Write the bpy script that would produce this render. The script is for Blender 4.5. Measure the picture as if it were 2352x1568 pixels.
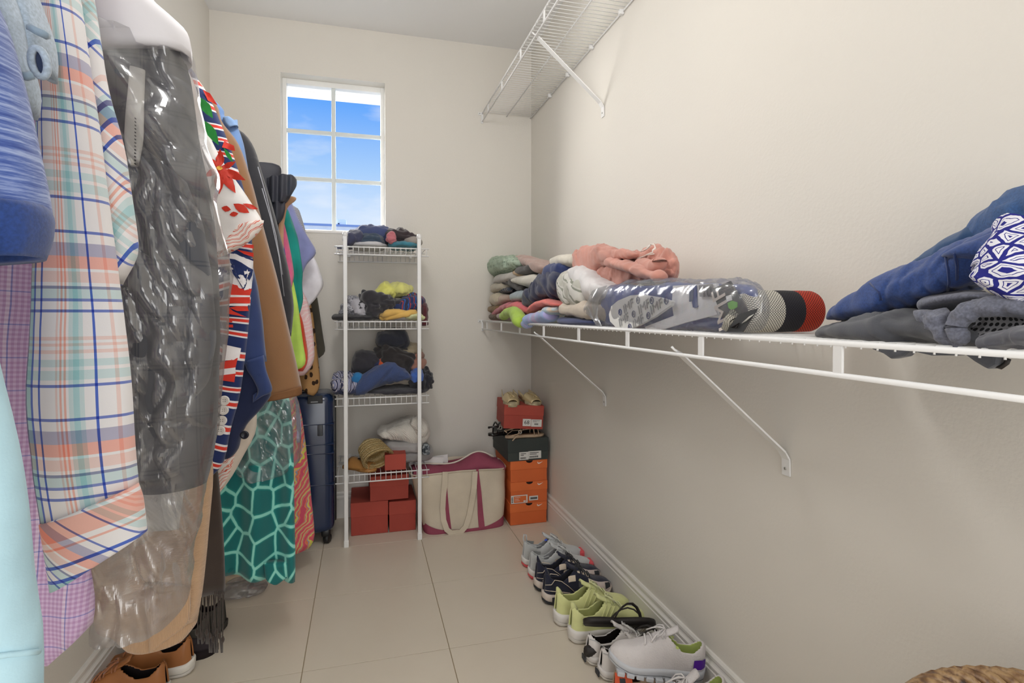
import bpy, bmesh, math, random
import numpy as np
from mathutils import Vector, Matrix
from mathutils.bvhtree import BVHTree

PI = math.pi
scene = bpy.context.scene
for o in list(bpy.data.objects):
    bpy.data.objects.remove(o, do_unlink=True)
C = scene.collection

# ------------------------------------------------------------------ camera
YAW, PITCH, FPX, CYP, CAMZ = 0.26486, -0.01405, 1262.64, 737.34, 1.14662
cam_data = bpy.data.cameras.new('camera')
cam_data.sensor_width = 36.0
cam_data.lens = FPX / 2352.0 * 36.0
cam_data.shift_y = -(784.0 - CYP) / 2352.0
cam_data.clip_start = 0.02
cam = bpy.data.objects.new('camera', cam_data)
C.objects.link(cam)
cam.location = (0, 0, CAMZ)
cam.rotation_euler = (PI / 2 + PITCH, 0, -YAW)
scene.camera = cam

# ------------------------------------------------------------------ colour management
scene.view_settings.view_transform = 'Standard'
scene.view_settings.look = 'None'
scene.view_settings.gamma = 1.0
scene.view_settings.use_curve_mapping = False
scene.view_settings.exposure = 0.0

# ------------------------------------------------------------------ sky
world = bpy.data.worlds.new('sky'); scene.world = world; world.use_nodes = True
nt = world.node_tree; nt.nodes.clear()
w_out = nt.nodes.new('ShaderNodeOutputWorld'); w_bg = nt.nodes.new('ShaderNodeBackground')
w_tc = nt.nodes.new('ShaderNodeTexCoord'); w_sep = nt.nodes.new('ShaderNodeSeparateXYZ')
w_rmp = nt.nodes.new('ShaderNodeValToRGB'); w_noi = nt.nodes.new('ShaderNodeTexNoise')
w_map = nt.nodes.new('ShaderNodeMapping'); w_cr = nt.nodes.new('ShaderNodeValToRGB'); w_mix = nt.nodes.new('ShaderNodeMix')
w_mix.data_type = 'RGBA'
nt.links.new(w_tc.outputs['Generated'], w_sep.inputs[0])
nt.links.new(w_sep.outputs['Z'], w_rmp.inputs[0])
el = w_rmp.color_ramp.elements
el[0].position = 0.0; el[0].color = (0.80, 0.88, 0.98, 1)
el[1].position = 1.0; el[1].color = (0.10, 0.30, 0.85, 1)
for p_, c_ in ((0.14, (0.72, 0.84, 1.0, 1)), (0.24, (0.40, 0.63, 0.98, 1)), (0.34, (0.14, 0.40, 0.98, 1))):
    e_ = el.new(p_); e_.color = c_
nt.links.new(w_tc.outputs['Generated'], w_map.inputs[0]); w_map.inputs['Scale'].default_value = (5, 5, 16)
nt.links.new(w_map.outputs[0], w_noi.inputs['Vector']); w_noi.inputs['Scale'].default_value = 1.3; w_noi.inputs['Detail'].default_value = 6
nt.links.new(w_noi.outputs[0], w_cr.inputs[0])
w_cr.color_ramp.elements[0].position = 0.56; w_cr.color_ramp.elements[0].color = (0, 0, 0, 1)
w_cr.color_ramp.elements[1].position = 0.80; w_cr.color_ramp.elements[1].color = (0.6, 0.6, 0.6, 1)
nt.links.new(w_cr.outputs[0], w_mix.inputs['Factor'])
nt.links.new(w_rmp.outputs[0], w_mix.inputs['A']); w_mix.inputs['B'].default_value = (0.9, 0.94, 1, 1)
nt.links.new(w_mix.outputs['Result'], w_bg.inputs[0]); w_bg.inputs[1].default_value = 1.0
nt.links.new(w_bg.outputs[0], w_out.inputs[0])

# ------------------------------------------------------------------ lights
def area(name, loc, rot, sx, sy, watts, col):
    d = bpy.data.lights.new(name, 'AREA'); d.shape = 'RECTANGLE'; d.size = sx; d.size_y = sy
    d.energy = watts; d.color = col
    o = bpy.data.objects.new(name, d); C.objects.link(o); o.location = loc; o.rotation_euler = rot
    return o
sun_d = bpy.data.lights.new('sun', 'SUN'); sun_d.energy = 24.0; sun_d.angle = math.radians(75); sun_d.color = (1.0, 0.97, 0.92)
sun = bpy.data.objects.new('sun', sun_d); C.objects.link(sun); sun.location = (-2, 8, 6)
sun.rotation_euler = Vector((0.50, -1.0, -0.30)).to_track_quat('-Z', 'Y').to_euler()
lamp_d = bpy.data.lights.new('ceiling_lamp', 'POINT'); lamp_d.energy = 17.5; lamp_d.shadow_soft_size = 0.12; lamp_d.color = (1.0, 0.985, 0.96)
lamp = bpy.data.objects.new('ceiling_lamp', lamp_d); C.objects.link(lamp); lamp.location = (-0.05, 1.40, 2.20)
area('fill_light', (0.15, -1.33, 1.25), (PI / 2, 0, 0), 1.1, 2.2, 27.0, (0.98, 0.99, 1.0))  # added fill behind the camera; the wall there has no doorway

# ------------------------------------------------------------------ helpers: points
_fw = np.array([math.sin(YAW) * math.cos(PITCH), math.cos(YAW) * math.cos(PITCH), math.sin(PITCH)])
_rt = np.array([math.cos(YAW), -math.sin(YAW), 0.0]); _up = np.cross(_rt, _fw)
def at(px, py, Y=None, X=None, Z=None):
    """measured point of the photograph on a known plane of the room -> room coordinates (metres)"""
    d = _fw + _rt * (px - 1176.0) / FPX + _up * (CYP - py) / FPX
    if Y is not None: t = Y / d[1]
    elif X is not None: t = X / d[0]
    else: t = (Z - CAMZ) / d[2]
    return np.array([0, 0, CAMZ]) + d * t

def on_cloth(mbs, px, py, off=.002):
    """point where a measured line of sight meets a cloth surface, lifted off it by off"""
    d = _fw + _rt * (px - 1176.0) / FPX + _up * (CYP - py) / FPX; d = Vector(d).normalized(); o = Vector((0, 0, CAMZ)); best = None
    for mb in mbs:
        if not hasattr(mb, 'bvh'): mb.bvh = BVHTree.FromPolygons([tuple(v) for v in np.vstack(mb.v)], mb.f)
        h = mb.bvh.ray_cast(o, d)
        if h[0] is not None and (best is None or h[3] < best[3]): best = h
    if best is None: return None
    return np.array(best[0] - d * off)

def hsh(ix, iy, iz, seed):
    n = (ix * 374761393 + iy * 668265263 + iz * 2147483647 + seed * 1274126177) & 0xffffffff
    n = ((n ^ (n >> 13)) * 1274126177) & 0xffffffff
    n = ((n ^ (n >> 15)) * 2246822519) & 0xffffffff
    return ((n ^ (n >> 16)) & 0xffff) / 32767.5 - 1.0
def vn(x, y, z, seed=0):
    """smooth value noise in -1..1, vectorised"""
    x, y, z = np.broadcast_arrays(np.asarray(x, float), np.asarray(y, float), np.asarray(z, float))
    fx, fy, fz = np.floor(x), np.floor(y), np.floor(z)
    ix, iy, iz = fx.astype(np.int64), fy.astype(np.int64), fz.astype(np.int64)
    u, v, w = x - fx, y - fy, z - fz
    u, v, w = [q * q * q * (q * (q * 6 - 15) + 10) for q in (u, v, w)]
    r = 0
    for a in (0, 1):
        for b in (0, 1):
            for c in (0, 1):
                r = r + hsh(ix + a, iy + b, iz + c, seed) * (u if a else 1 - u) * (v if b else 1 - v) * (w if c else 1 - w)
    return r

# ------------------------------------------------------------------ helpers: objects
def wloc(o):
    v = Vector((0, 0, 0))
    while o is not None:
        v = v + o.location; o = o.parent
    return v
def thing(name, label, cat, loc=(0, 0, 0), rotz=0.0, group=None, rot=None):
    o = bpy.data.objects.new(name, None); C.objects.link(o); o.empty_display_size = 0.05
    o.location = loc; o.rotation_euler = rot if rot else (0, 0, rotz)
    return tag(o, label, cat, group)
def tag(o, label, cat, group=None):
    o['label'] = label; o['category'] = cat
    if group: o['group'] = group
    return o
def struct(o, label=None):
    o['kind'] = 'structure'
    if label: o['label'] = label
    return o

class MB:
    def __init__(s): s.v = []; s.f = []; s.uv = []; s.n = 0; s.mi = []
    def add(s, V, F, UV=None, mi=0):
        V = np.asarray(V, float).reshape(-1, 3)
        s.v.append(V); s.f += [tuple(int(i) + s.n for i in f) for f in F]; s.mi += [mi] * len(F)
        s.uv.append(np.zeros((len(V), 2)) if UV is None else np.asarray(UV, float).reshape(-1, 2)); s.n += len(V)
        return s
    def grid(s, V, wu=False, wv=False, UV=None, mi=0):
        V = np.asarray(V, float); n, m = V.shape[:2]; F = []
        for i in range(n if wu else n - 1):
            i2 = (i + 1) % n
            for j in range(m if wv else m - 1):
                j2 = (j + 1) % m
                F.append((i * m + j, i * m + j2, i2 * m + j2, i2 * m + j))
        return s.add(V.reshape(-1, 3), F, UV, mi)
    def box(s, a, b, R=None, c=None):
        a = np.asarray(a, float); b = np.asarray(b, float)
        V = np.array([[a[0], a[1], a[2]], [b[0], a[1], a[2]], [b[0], b[1], a[2]], [a[0], b[1], a[2]],
                      [a[0], a[1], b[2]], [b[0], a[1], b[2]], [b[0], b[1], b[2]], [a[0], b[1], b[2]]])
        if R is not None:
            c = np.asarray(c if c is not None else (a + b) / 2, float); V = (V - c) @ np.array(R.to_3x3()).T + c
        return s.add(V, [(0, 3, 2, 1), (4, 5, 6, 7), (0, 1, 5, 4), (1, 2, 6, 5), (2, 3, 7, 6), (3, 0, 4, 7)])
    def tube(s, P, r, n=6, caps=True, closed=False, flat=1.0):
        P = np.asarray(P, float); k = len(P); r = np.broadcast_to(np.asarray(r, float), (k,))
        T = np.gradient(P, axis=0) if not closed else (np.roll(P, -1, 0) - np.roll(P, 1, 0))
        T /= np.linalg.norm(T, axis=1)[:, None] + 1e-12
        up = np.array([0, 0, 1.0]) if abs(T[0, 2]) < 0.9 else np.array([1.0, 0, 0])
        N = np.cross(T[0], up); N /= np.linalg.norm(N) + 1e-12
        a = np.arange(n) / n * 2 * PI; V = np.zeros((k, n, 3))
        for i in range(k):
            N = N - T[i] * (N @ T[i]); N /= np.linalg.norm(N) + 1e-12
            B = np.cross(T[i], N)
            V[i] = P[i] + r[i] * (np.cos(a)[:, None] * N + flat * np.sin(a)[:, None] * B)
        b0 = s.n
        s.grid(V, wu=closed, wv=True)
        if caps and not closed:
            s.f.append(tuple(b0 + i for i in range(n))[::-1]); s.f.append(tuple(b0 + (k - 1) * n + i for i in range(n))); s.mi += [0, 0]
        return s
    def prism(s, poly, depth, O=(0, 0, 0), U=(1, 0, 0), W=(0, 0, 1)):
        """flat polygon (a,b) extruded: O + a*U + b*W, thickness along U x W"""
        poly = np.asarray(poly, float); O, U, W = [np.asarray(q, float) for q in (O, U, W)]
        N = np.cross(U, W); N /= np.linalg.norm(N); n = len(poly)
        A = O + poly[:, :1] * U + poly[:, 1:] * W; B = A + N * depth
        F = [tuple(range(n))[::-1], tuple(range(n, 2 * n))] + [(i, (i + 1) % n, n + (i + 1) % n, n + i) for i in range(n)]
        return s.add(np.vstack([A, B]), F)
    def lathe(s, prof, n=24, O=(0, 0, 0), squash=(1, 1)):
        a = np.arange(n) / n * 2 * PI; prof = np.asarray(prof, float)
        V = np.stack([np.stack([p[0] * np.cos(a) * squash[0], p[0] * np.sin(a) * squash[1], np.full(n, p[1])], 1) for p in prof]) + np.asarray(O, float)
        return s.grid(V, wv=True)
    def build(s, name, mat, parent=None, local=False, smooth=True, bevel=0.0, sub=0, label=None, solid=0.0, weld=False):
        V = np.vstack(s.v); off = np.zeros(3)
        if not local:
            off = np.array(wloc(parent)) if parent is not None else np.array([(V[:, 0].min() + V[:, 0].max()) / 2, (V[:, 1].min() + V[:, 1].max()) / 2, V[:, 2].min()])
        me = bpy.data.meshes.new(name); me.from_pydata((V - off).tolist(), [], s.f)
        UV = np.vstack(s.uv)
        if np.any(UV):
            l = me.uv_layers.new(name='uv'); idx = np.zeros(len(me.loops), np.int32); me.loops.foreach_get('vertex_index', idx)
            l.data.foreach_set('uv', UV[idx].astype(np.float32).ravel())
        for m in (mat if isinstance(mat, (list, tuple)) else [mat]): me.materials.append(m)
        if any(s.mi): me.polygons.foreach_set('material_index', s.mi)
        if smooth: me.polygons.foreach_set('use_smooth', [True] * len(me.polygons))
        bm = bmesh.new(); bm.from_mesh(me)
        if weld: bmesh.ops.remove_doubles(bm, verts=bm.verts, dist=1e-5)
        if bevel: 
            es = [e for e in bm.edges if len(e.link_faces) == 2 and e.calc_face_angle(0) > 0.6]
            bmesh.ops.bevel(bm, geom=es, offset=bevel, segments=2, affect='EDGES', profile=0.6, clamp_overlap=True)
        bmesh.ops.recalc_face_normals(bm, faces=bm.faces); bm.to_mesh(me); bm.free()
        o = bpy.data.objects.new(name, me); C.objects.link(o)
        if parent is not None: o.parent = parent
        if not local and parent is None: o.location = off
        if smooth and bevel: 
            me.polygons.foreach_set('use_smooth', [False] * len(me.polygons))
        if solid:
            md = o.modifiers.new('thickness', 'SOLIDIFY'); md.thickness = solid; md.offset = -1
        if sub:
            md = o.modifiers.new('smooth', 'SUBSURF'); md.levels = sub; md.render_levels = sub
        if label: o['label'] = label
        return o
def inst(src, parent, loc, rot=(0, 0, 0), scale=None):
    o = src.copy(); C.objects.link(o); o.parent = parent; o.location = loc; o.rotation_euler = rot
    if scale: o.scale = scale
    return o

# ------------------------------------------------------------------ helpers: materials
def lin(h):
    if not isinstance(h, str): return tuple(h)
    h = h.lstrip('#'); q = [int(h[i:i + 2], 16) / 255 for i in (0, 2, 4)]
    return tuple(((c + 0.055) / 1.055) ** 2.4 if c > 0.04045 else c / 12.92 for c in q)
def c4(h): return lin(h) + (1.0,)
class NT:
    """tiny node-tree helper"""
    def __init__(s, name):
        s.m = bpy.data.materials.new(name); s.m.use_nodes = True; s.t = s.m.node_tree
        s.b = s.t.nodes['Principled BSDF']; s.out = s.t.nodes['Material Output']
    def n(s, typ, **kw):
        q = s.t.nodes.new('ShaderNode' + typ)
        for k, v in kw.items():
            if k.startswith('i_'):
                key = k[2:]; key = int(key) if key.isdigit() else key.replace('_', ' ')
                s.set(q.inputs[key], v)
            else: setattr(q, k, v)
        return q
    def set(s, inp, v):
        if isinstance(v, bpy.types.NodeSocket): s.t.links.new(v, inp)
        elif isinstance(v, str): inp.default_value = c4(v)
        else: inp.default_value = v
    def math(s, op, a, b=0.0, c=None):
        q = s.n('Math', operation=op); s.set(q.inputs[0], a); s.set(q.inputs[1], b)
        if c is not None: s.set(q.inputs[2], c)
        return q.outputs[0]
    def mix(s, f, a, b, blend='MIX'):
        q = s.n('Mix', data_type='RGBA', blend_type=blend); s.set(q.inputs['Factor'], f); s.set(q.inputs['A'], a); s.set(q.inputs['B'], b)
        return q.outputs['Result']
    def ramp(s, f, stops, const=True):
        q = s.n('ValToRGB'); s.set(q.inputs[0], f); r = q.color_ramp; r.interpolation = 'CONSTANT' if const else 'LINEAR'
        while len(r.elements) > 1: r.elements.remove(r.elements[-1])
        r.elements[0].position = stops[0][0]; r.elements[0].color = c4(stops[0][1])
        for p, c in stops[1:]:
            e = r.elements.new(p); e.color = c4(c)
        return q.outputs[0]
    def obj(s, scale=(1, 1, 1), rot=(0, 0, 0), uv=False):
        tc = s.n('TexCoord'); mp = s.n('Mapping'); s.t.links.new(tc.outputs['UV' if uv else 'Object'], mp.inputs[0])
        mp.inputs['Scale'].default_value = scale; mp.inputs['Rotation'].default_value = rot
        return mp.outputs[0]
    def noise(s, vec, scale, detail=3, rough=0.5):
        q = s.n('TexNoise'); s.t.links.new(vec, q.inputs['Vector']); q.inputs['Scale'].default_value = scale
        q.inputs['Detail'].default_value = detail; q.inputs['Roughness'].default_value = rough; return q.outputs[0]
    def bump(s, h, strength=0.3, dist=0.002):
        q = s.n('Bump'); s.set(q.inputs['Height'], h); q.inputs['Strength'].default_value = strength; q.inputs['Distance'].default_value = dist
        s.t.links.new(q.outputs[0], s.b.inputs['Normal'])
    def done(s, col=None, rough=0.8, spec=0.3, metal=0.0, sheen=0.0):
        if col is not None: s.set(s.b.inputs['Base Color'], c4(col) if isinstance(col, str) else col)
        s.b.inputs['Roughness'].default_value = rough; s.b.inputs['Specular IOR Level'].default_value = spec
        s.b.inputs['Metallic'].default_value = metal
        if sheen: s.b.inputs['Sheen Weight'].default_value = sheen; s.b.inputs['Sheen Roughness'].default_value = 0.6
        return s.m
_mc = {}
def M(name, col, rough=0.6, spec=0.35, metal=0.0, var=0.0, vs=6.0, bump=0.0, bs=300.0, sheen=0.0, bd=0.002):
    if name in _mc: return _mc[name]
    t = NT(name); c = c4(col)
    if var or bump:
        v = t.obj()
        if var:
            nz = t.noise(v, vs, 4)
            lo = tuple(max(0, q * (1 - var)) for q in c[:3]) + (1,); hi = tuple(min(1, q * (1 + var)) for q in c[:3]) + (1,)
            q = t.n('ValToRGB'); t.set(q.inputs[0], nz); q.color_ramp.elements[0].position = 0.35; q.color_ramp.elements[0].color = lo
            q.color_ramp.elements[1].position = 0.65; q.color_ramp.elements[1].color = hi; c = q.outputs[0]
        if bump: t.bump(t.noise(v, bs, 2), bump, bd)
    _mc[name] = t.done(c, rough, spec, metal, sheen)
    return _mc[name]
def fab(col, name=None, knit=False, heather=0.0, sheen=0.25, crease=.5):
    """woven or knitted cloth of one colour"""
    name = name or ('cloth_' + (col if isinstance(col, str) else '%02d%02d%02d' % tuple(int(q * 99) for q in col)).strip('#')) + ('_knit' if knit else '')
    if name in _mc: return _mc[name]
    t = NT(name); v = t.obj(); c = c4(col)
    n1 = t.noise(v, 9.0, 4); n2 = t.noise(v, 420.0, 2)
    lo = tuple(q * (0.86 - heather) for q in c[:3]) + (1,); hi = tuple(min(1, q * (1.10 + heather)) for q in c[:3]) + (1,)
    q = t.n('ValToRGB'); t.set(q.inputs[0], t.noise(v, 300.0, 3) if heather else n1); q.color_ramp.elements[0].position = 0.34; q.color_ramp.elements[0].color = lo
    q.color_ramp.elements[1].position = 0.66; q.color_ramp.elements[1].color = hi
    if knit:
        w = t.n('TexWave', wave_type='BANDS', bands_direction='DIAGONAL'); t.t.links.new(v, w.inputs['Vector']); w.inputs['Scale'].default_value = 70; w.inputs['Distortion'].default_value = 2.5
        t.bump(w.outputs['Fac'], 0.6, 0.003)
    else:
        rn = t.n('TexNoise', noise_type='RIDGED_MULTIFRACTAL'); t.t.links.new(v, rn.inputs['Vector']); rn.inputs['Scale'].default_value = 16.0; rn.inputs['Detail'].default_value = 3.0; rn.inputs['Distortion'].default_value = 1.2
        t.bump(t.math('ADD', t.math('MULTIPLY', rn.outputs[0], crease), t.math('MULTIPLY', n2, .05)), 0.45, 0.010)
    _mc[name] = t.done(q.outputs[0], 0.85, 0.2, 0, sheen)
    return _mc[name]
# ================================================================== the room
XL, XR, YB, YF, ZC = -0.774, 0.997, 3.227, -1.45, 2.743
def wall_mat():
    t = NT('cream_wall_paint'); v = t.obj()
    t.bump(t.noise(v, 120.0, 3), 0.22, 0.0025)
    n = t.noise(v, 1.2, 2)
    return t.done(t.mix(n, '#e2ddd4', '#e5e1da'), 0.62, 0.3)
WALL = wall_mat()
CEIL = M('white_ceiling_paint', '#f4f4f4', 0.8, 0.2, bump=0.15, bs=150)
TRIM = M('white_trim_paint', '#ece9e4', 0.35, 0.5)
WHITE_WIRE = M('white_vinyl_wire', '#eeeeee', 0.35, 0.5)
GROUT = M('beige_grout', '#a8977c', 0.9)
def tile_mat():
    t = NT('cream_porcelain'); v = t.obj()
    return t.done(t.mix(t.noise(v, 3.0, 6, 0.6), '#d9cdbb', '#e3d9c9'), 0.33, 0.45)
TILE = tile_mat()

fl = struct(MB().box((XL - .1, YF - .1, -0.10), (XR + .1, YB + .1, -0.003)).build('floor', GROUT, smooth=False))
TX0, TY0, TS = -0.1916, 2.3317, 0.4736
def cuts(o, a, b):
    k0 = math.floor((a - o) / TS); q = [a] + [o + k * TS for k in range(k0, k0 + 20) if a + .02 < o + k * TS < b - .02] + [b]
    return list(zip(q[:-1], q[1:]))
for (x0, x1) in cuts(TX0, XL, XR):
    for (y0, y1) in cuts(TY0, YF, YB):
        g = 0.0014
        MB().box((x0 + g, y0 + g, -0.012), (x1 - g, y1 - g, 0.0)).build('tile', TILE, fl, smooth=False, bevel=0.0009)

T = 0.12
wx0, wx1, wz0, wz1 = -0.428, 0.126, 1.604, 2.457
struct(MB().box((XL - T, YF - T, 0), (XL, YB + T, ZC)).build('wall_left', WALL, smooth=False))
struct(MB().box((XR, YF - T, 0), (XR + T, YB + T, ZC)).build('wall_right', WALL, smooth=False))
struct(MB().box((XL - T, YF - T, 0), (XR + T, YF, ZC)).build('wall_front', WALL, smooth=False))
wb = MB()
wb.box((XL, YB, 0), (wx0, YB + T, ZC)).box((wx1, YB, 0), (XR, YB + T, ZC)).box((wx0, YB, 0), (wx1, YB + T, wz0)).box((wx0, YB, wz1), (wx1, YB + T, ZC))
struct(wb.build('wall_back', WALL, smooth=False))
struct(MB().box((XL - T, YF - T, ZC), (XR + T, YB + T, ZC + .1)).build('ceiling', CEIL, smooth=False))

# baseboards: stepped profile run along each wall
BP = [(0, 0), (.016, 0), (.016, .098), (.0125, .100), (.0125, .104), (.015, .107), (.015, .113), (.009, .119), (.0075, .124), (.010, .129), (.010, .138), (.006, .1445), (0, .1445)]
def baseboard(name, p0, p1, nrm):
    p0, p1, nrm = [np.array(q, float) for q in (p0, p1, nrm)]
    A = np.array([p0 + nrm * a + np.array([0, 0, b]) for a, b in BP]); B = A + (p1 - p0); n = len(BP)
    F = [(i, (i + 1) % n, n + (i + 1) % n, n + i) for i in range(n)] + [tuple(range(n)), tuple(range(n, 2 * n))[::-1]]
    return struct(MB().add(np.vstack([A, B]), F).build(name, TRIM, smooth=False))
baseboard('baseboard_right', (XR, YF, 0), (XR, YB, 0), (-1, 0, 0))
baseboard('baseboard_back', (XL, YB, 0), (XR - .016, YB, 0), (0, -1, 0))
baseboard('baseboard_left', (XL, YF, 0), (XL, YB - .016, 0), (1, 0, 0))

# window: jamb frame, two bars across, one upright, six panes
WF = M('white_window_frame', '#f4f4f2', 0.4, 0.4)
WG = M('pale_grey_glazing_bar', '#dfe6e6', 0.45, 0.4)
win = bpy.data.objects.new('window_1', None); C.objects.link(win); win.location = ((wx0 + wx1) / 2, YB + .09, wz0)
struct(win, 'white framed window with six panes showing blue sky')
fy0, fy1 = YB + .072, YB + .115
fwd_ = 0.022
MB().box((wx0, fy0, wz0), (wx0 + fwd_, fy1, wz1)).build('frame_stile', WF, win, smooth=False, bevel=.002)
MB().box((wx1 - fwd_, fy0, wz0), (wx1, fy1, wz1)).build('frame_stile', WF, win, smooth=False, bevel=.002)
MB().box((wx0 + fwd_, fy0, wz1 - .03), (wx1 - fwd_, fy1, wz1)).build('frame_rail', WF, win, smooth=False, bevel=.002)
MB().box((wx0 + fwd_, fy0, wz0), (wx1 - fwd_, fy1, wz0 + .018)).build('frame_rail', WF, win, smooth=False, bevel=.002)
mx = -0.158
hz = (1.906, 2.172)
gl = NT('window_glass'); gt = gl.n('BsdfTransparent'); gg = gl.n('BsdfGlossy'); gg.inputs['Roughness'].default_value = 0.02
gm = gl.n('MixShader'); gm.inputs[0].default_value = 0.0
gl.t.links.new(gt.outputs[0], gm.inputs[1]); gl.t.links.new(gg.outputs[0], gm.inputs[2]); gl.t.links.new(gm.outputs[0], gl.out.inputs[0]); GLASS = gl.m
MB().box((mx - .011, fy0 + .006, wz0 + .018), (mx + .011, fy1 - .012, wz1 - .03)).build('glazing_bar', WG, win, smooth=False, bevel=.002)
for z in hz:
    for a, b in ((wx0 + fwd_, mx - .011), (mx + .011, wx1 - fwd_)):
        MB().box((a, fy0 + .006, z - .010), (b, fy1 - .012, z + .010)).build('glazing_bar', WG, win, smooth=False, bevel=.002)
zz = [wz0 + .018] + [hz[0], hz[1]] + [wz1 - .03]
for a, b in ((wx0 + fwd_, mx - .011), (mx + .011, wx1 - fwd_)):
    for z0, z1 in zip(zz[:-1], zz[1:]):
        MB().box((a, fy1 - .022, z0), (b, fy1 - .018, z1)).build('pane', GLASS, win, smooth=False)
MB().box((wx0, YB - .004, wz0 - .012), (wx1, fy0, wz0 + .003)).build('sill', TRIM, win, smooth=False, bevel=.003)

# outside: eave above the window, neighbouring flat roof with a vent box
EAVE = M('white_eave_paint', '#f6f6f6', 0.7)
ev = thing('roof_eave', 'white boarded roof eave above the window', 'eave', (0, 4.0, 2.6))
for k in range(3):
    MB().box((-2.4, 3.50 + k * .17, 2.660), (2.4, 3.66 + k * .17, 2.675)).build('soffit_board', EAVE, ev, smooth=False)
MB().box((-2.4, 4.01, 2.625), (2.4, 4.04, 2.80)).build('fascia', EAVE, ev, smooth=False)
MB().box((-2.4, 3.36, 2.68), (2.4, 4.04, 2.74)).build('deck', EAVE, ev, smooth=False)
NB = M('white_stucco', '#eef2f8', 0.9, var=.03); NB2 = M('edge_shade_blue', '#8fa6d8', 0.8)
z0 = at(765, 515, Y=14.0)[2]
nb = thing('neighbour_building', 'white flat roofed building seen low through the window', 'building', (-1.0, 14.5, -3.0))
MB().box((-9, 14.0, -3.0), (8, 19.0, z0 - .05)).build('wall', NB, nb, smooth=False)
MB().box((-9, 13.95, z0 - .05), (8, 14.3, z0)).build('edge_shade_strip', NB2, nb, smooth=False)  # strip coloured blue for the shade along the roof edge
a = at(774, 503, Y=14.5); b = at(795, 530, Y=14.5)
vb = thing('rooftop_vent', 'small pale box vent standing on the neighbouring roof', 'vent', ((a[0] + b[0]) / 2, 14.7, z0 + .001))
MB().box((a[0], 14.5, z0 + .001), (b[0], 14.9, a[2])).build('housing', NB, vb, smooth=False, bevel=.01)
MB().box((a[0] - .02, 14.46, z0 + .03), (b[0] + .02, 14.9, z0 + .05)).build('flange', NB2, vb, smooth=False)
MB().lathe([(0, 0), (.022, 0), (.022, .02), (0, .02)], 10).build('outlet', M('dark_outlet', '#30343c'), vb, local=True).matrix_local = Matrix.Translation((-.07, -.2, .09)) @ Matrix.Rotation(PI / 2, 4, 'X')

# ================================================================== wire shelves
def wall_shelf(name, label, ztop, y_near, braces, clips, ups):
    xf, xb = XR - .3067, XR - .006
    t = thing(name, label, 'wire shelf', (XR - .15, (YB + y_near) / 2, ztop - .05))
    for x, z, r in ((xf, ztop - .003, .0042), (xf, ztop - .051, .0042), (xb, ztop - .004, .0034), ((xf + xb) / 2, ztop - .006, .0030)):
        MB().tube([(x, y_near, z), (x, YB - .004, z)], r, 8).build('rail', WHITE_WIRE, t)
    w0 = MB().tube([(xb, 0, 0), (xf + .003, 0, 0), (xf - .001, 0, -.002), (xf - .001, 0, -.010)], .0015, 5)
    w0 = w0.build('wire', WHITE_WIRE, None, local=True); w0.parent = t
    first = True; y = YB - .03; k = 0
    while y > y_near + .01 and k < 140:
        lc = (-(XR - .15), y - t.location.y, .0505)
        if first: w0.location = lc; first = False
        else: inst(w0, t, lc)
        y -= .0262; k += 1
    for y in ups:
        MB().box((xf - .0022, y - .0085, ztop - .052), (xf + .0022, y + .0085, ztop - .002)).build('lip_strut', WHITE_WIRE, t, smooth=False, bevel=.001)
    for y in braces:
        b = MB()
        # flat brace bar: hooked over the front rail, down to a wall foot
        P = [(xf + .012, ztop - .052), (XR - .016, ztop - .292), (XR - .004, ztop - .312), (XR - .003, ztop - .352)]
        h = .0125
        for (x0, za), (x1, zb) in zip(P[:-1], P[1:]):
            d = np.array([x1 - x0, zb - za]); d /= np.linalg.norm(d); n_ = np.array([-d[1], d[0]]) * .0022
            V = []
            for s in (-1, 1):
                V += [(x0 + n_[0] - d[0] * .002, y + s * h, za + n_[1]), (x1 + n_[0], y + s * h, zb + n_[1]), (x1 - n_[0], y + s * h, zb - n_[1]), (x0 - n_[0], y + s * h, za - n_[1])]
            b.add(V, [(0, 1, 2, 3), (7, 6, 5, 4), (0, 4, 5, 1), (1, 5, 6, 2), (2, 6, 7, 3), (3, 7, 4, 0)])
        bo = b.build('brace', WHITE_WIRE, t, smooth=False)
        MB().tube([(xf + .014, y, ztop - .05), (xf - .006, y, ztop - .040), (xf - .012, y, ztop - .034)], .003, 6).build('hook', WHITE_WIRE, bo)
        MB().tube([(XR - .0075, y, ztop - .335), (XR - .003, y, ztop - .335)], .0036, 8).build('screw', M('screw_steel', '#b9b9b4', .4, metal=.6), bo)
    for y in clips:
        MB().box((XR - .020, y - .008, ztop - .016), (XR - .0005, y + .008, ztop + .004)).build('wall_clip', WHITE_WIRE, t, smooth=False, bevel=.003)
    e = MB().box((xf - .006, YB - .008, ztop - .062), (xf + .006, YB - .0005, ztop + .004)).box((xf - .024, YB - .006, ztop - .012), (xf - .006, YB - .0005, ztop + .004))
    e = e.build('end_bracket', WHITE_WIRE, t, smooth=False, bevel=.0015)
    MB().tube([(xf - .016, YB - .009, ztop - .004), (xf - .016, YB - .002, ztop - .004)], .0032, 8).build('screw', M('screw_steel', '#b9b9b4'), e)
    return t
USH = wall_shelf('wire_shelf', 'empty white wire wall shelf mounted high near the ceiling', 2.3385, .45, (2.18, 1.13), (2.854, 2.584, 2.288, 1.994, 1.7, 1.4, 1.1), (3.066, 2.742, 2.396, 2.064, 1.72, 1.37, 1.02))
ZS = 1.1046
LSH = wall_shelf('wire_shelf', 'white wire wall shelf loaded with folded clothes', ZS, .08, (2.155, 1.112), (2.9, 2.6, 2.3, 2.0, 1.7, 1.4, 1.1, .8), (3.10, 2.757, 2.412, 2.066, 1.70, 1.352, 1.017, .669, .33))

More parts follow.
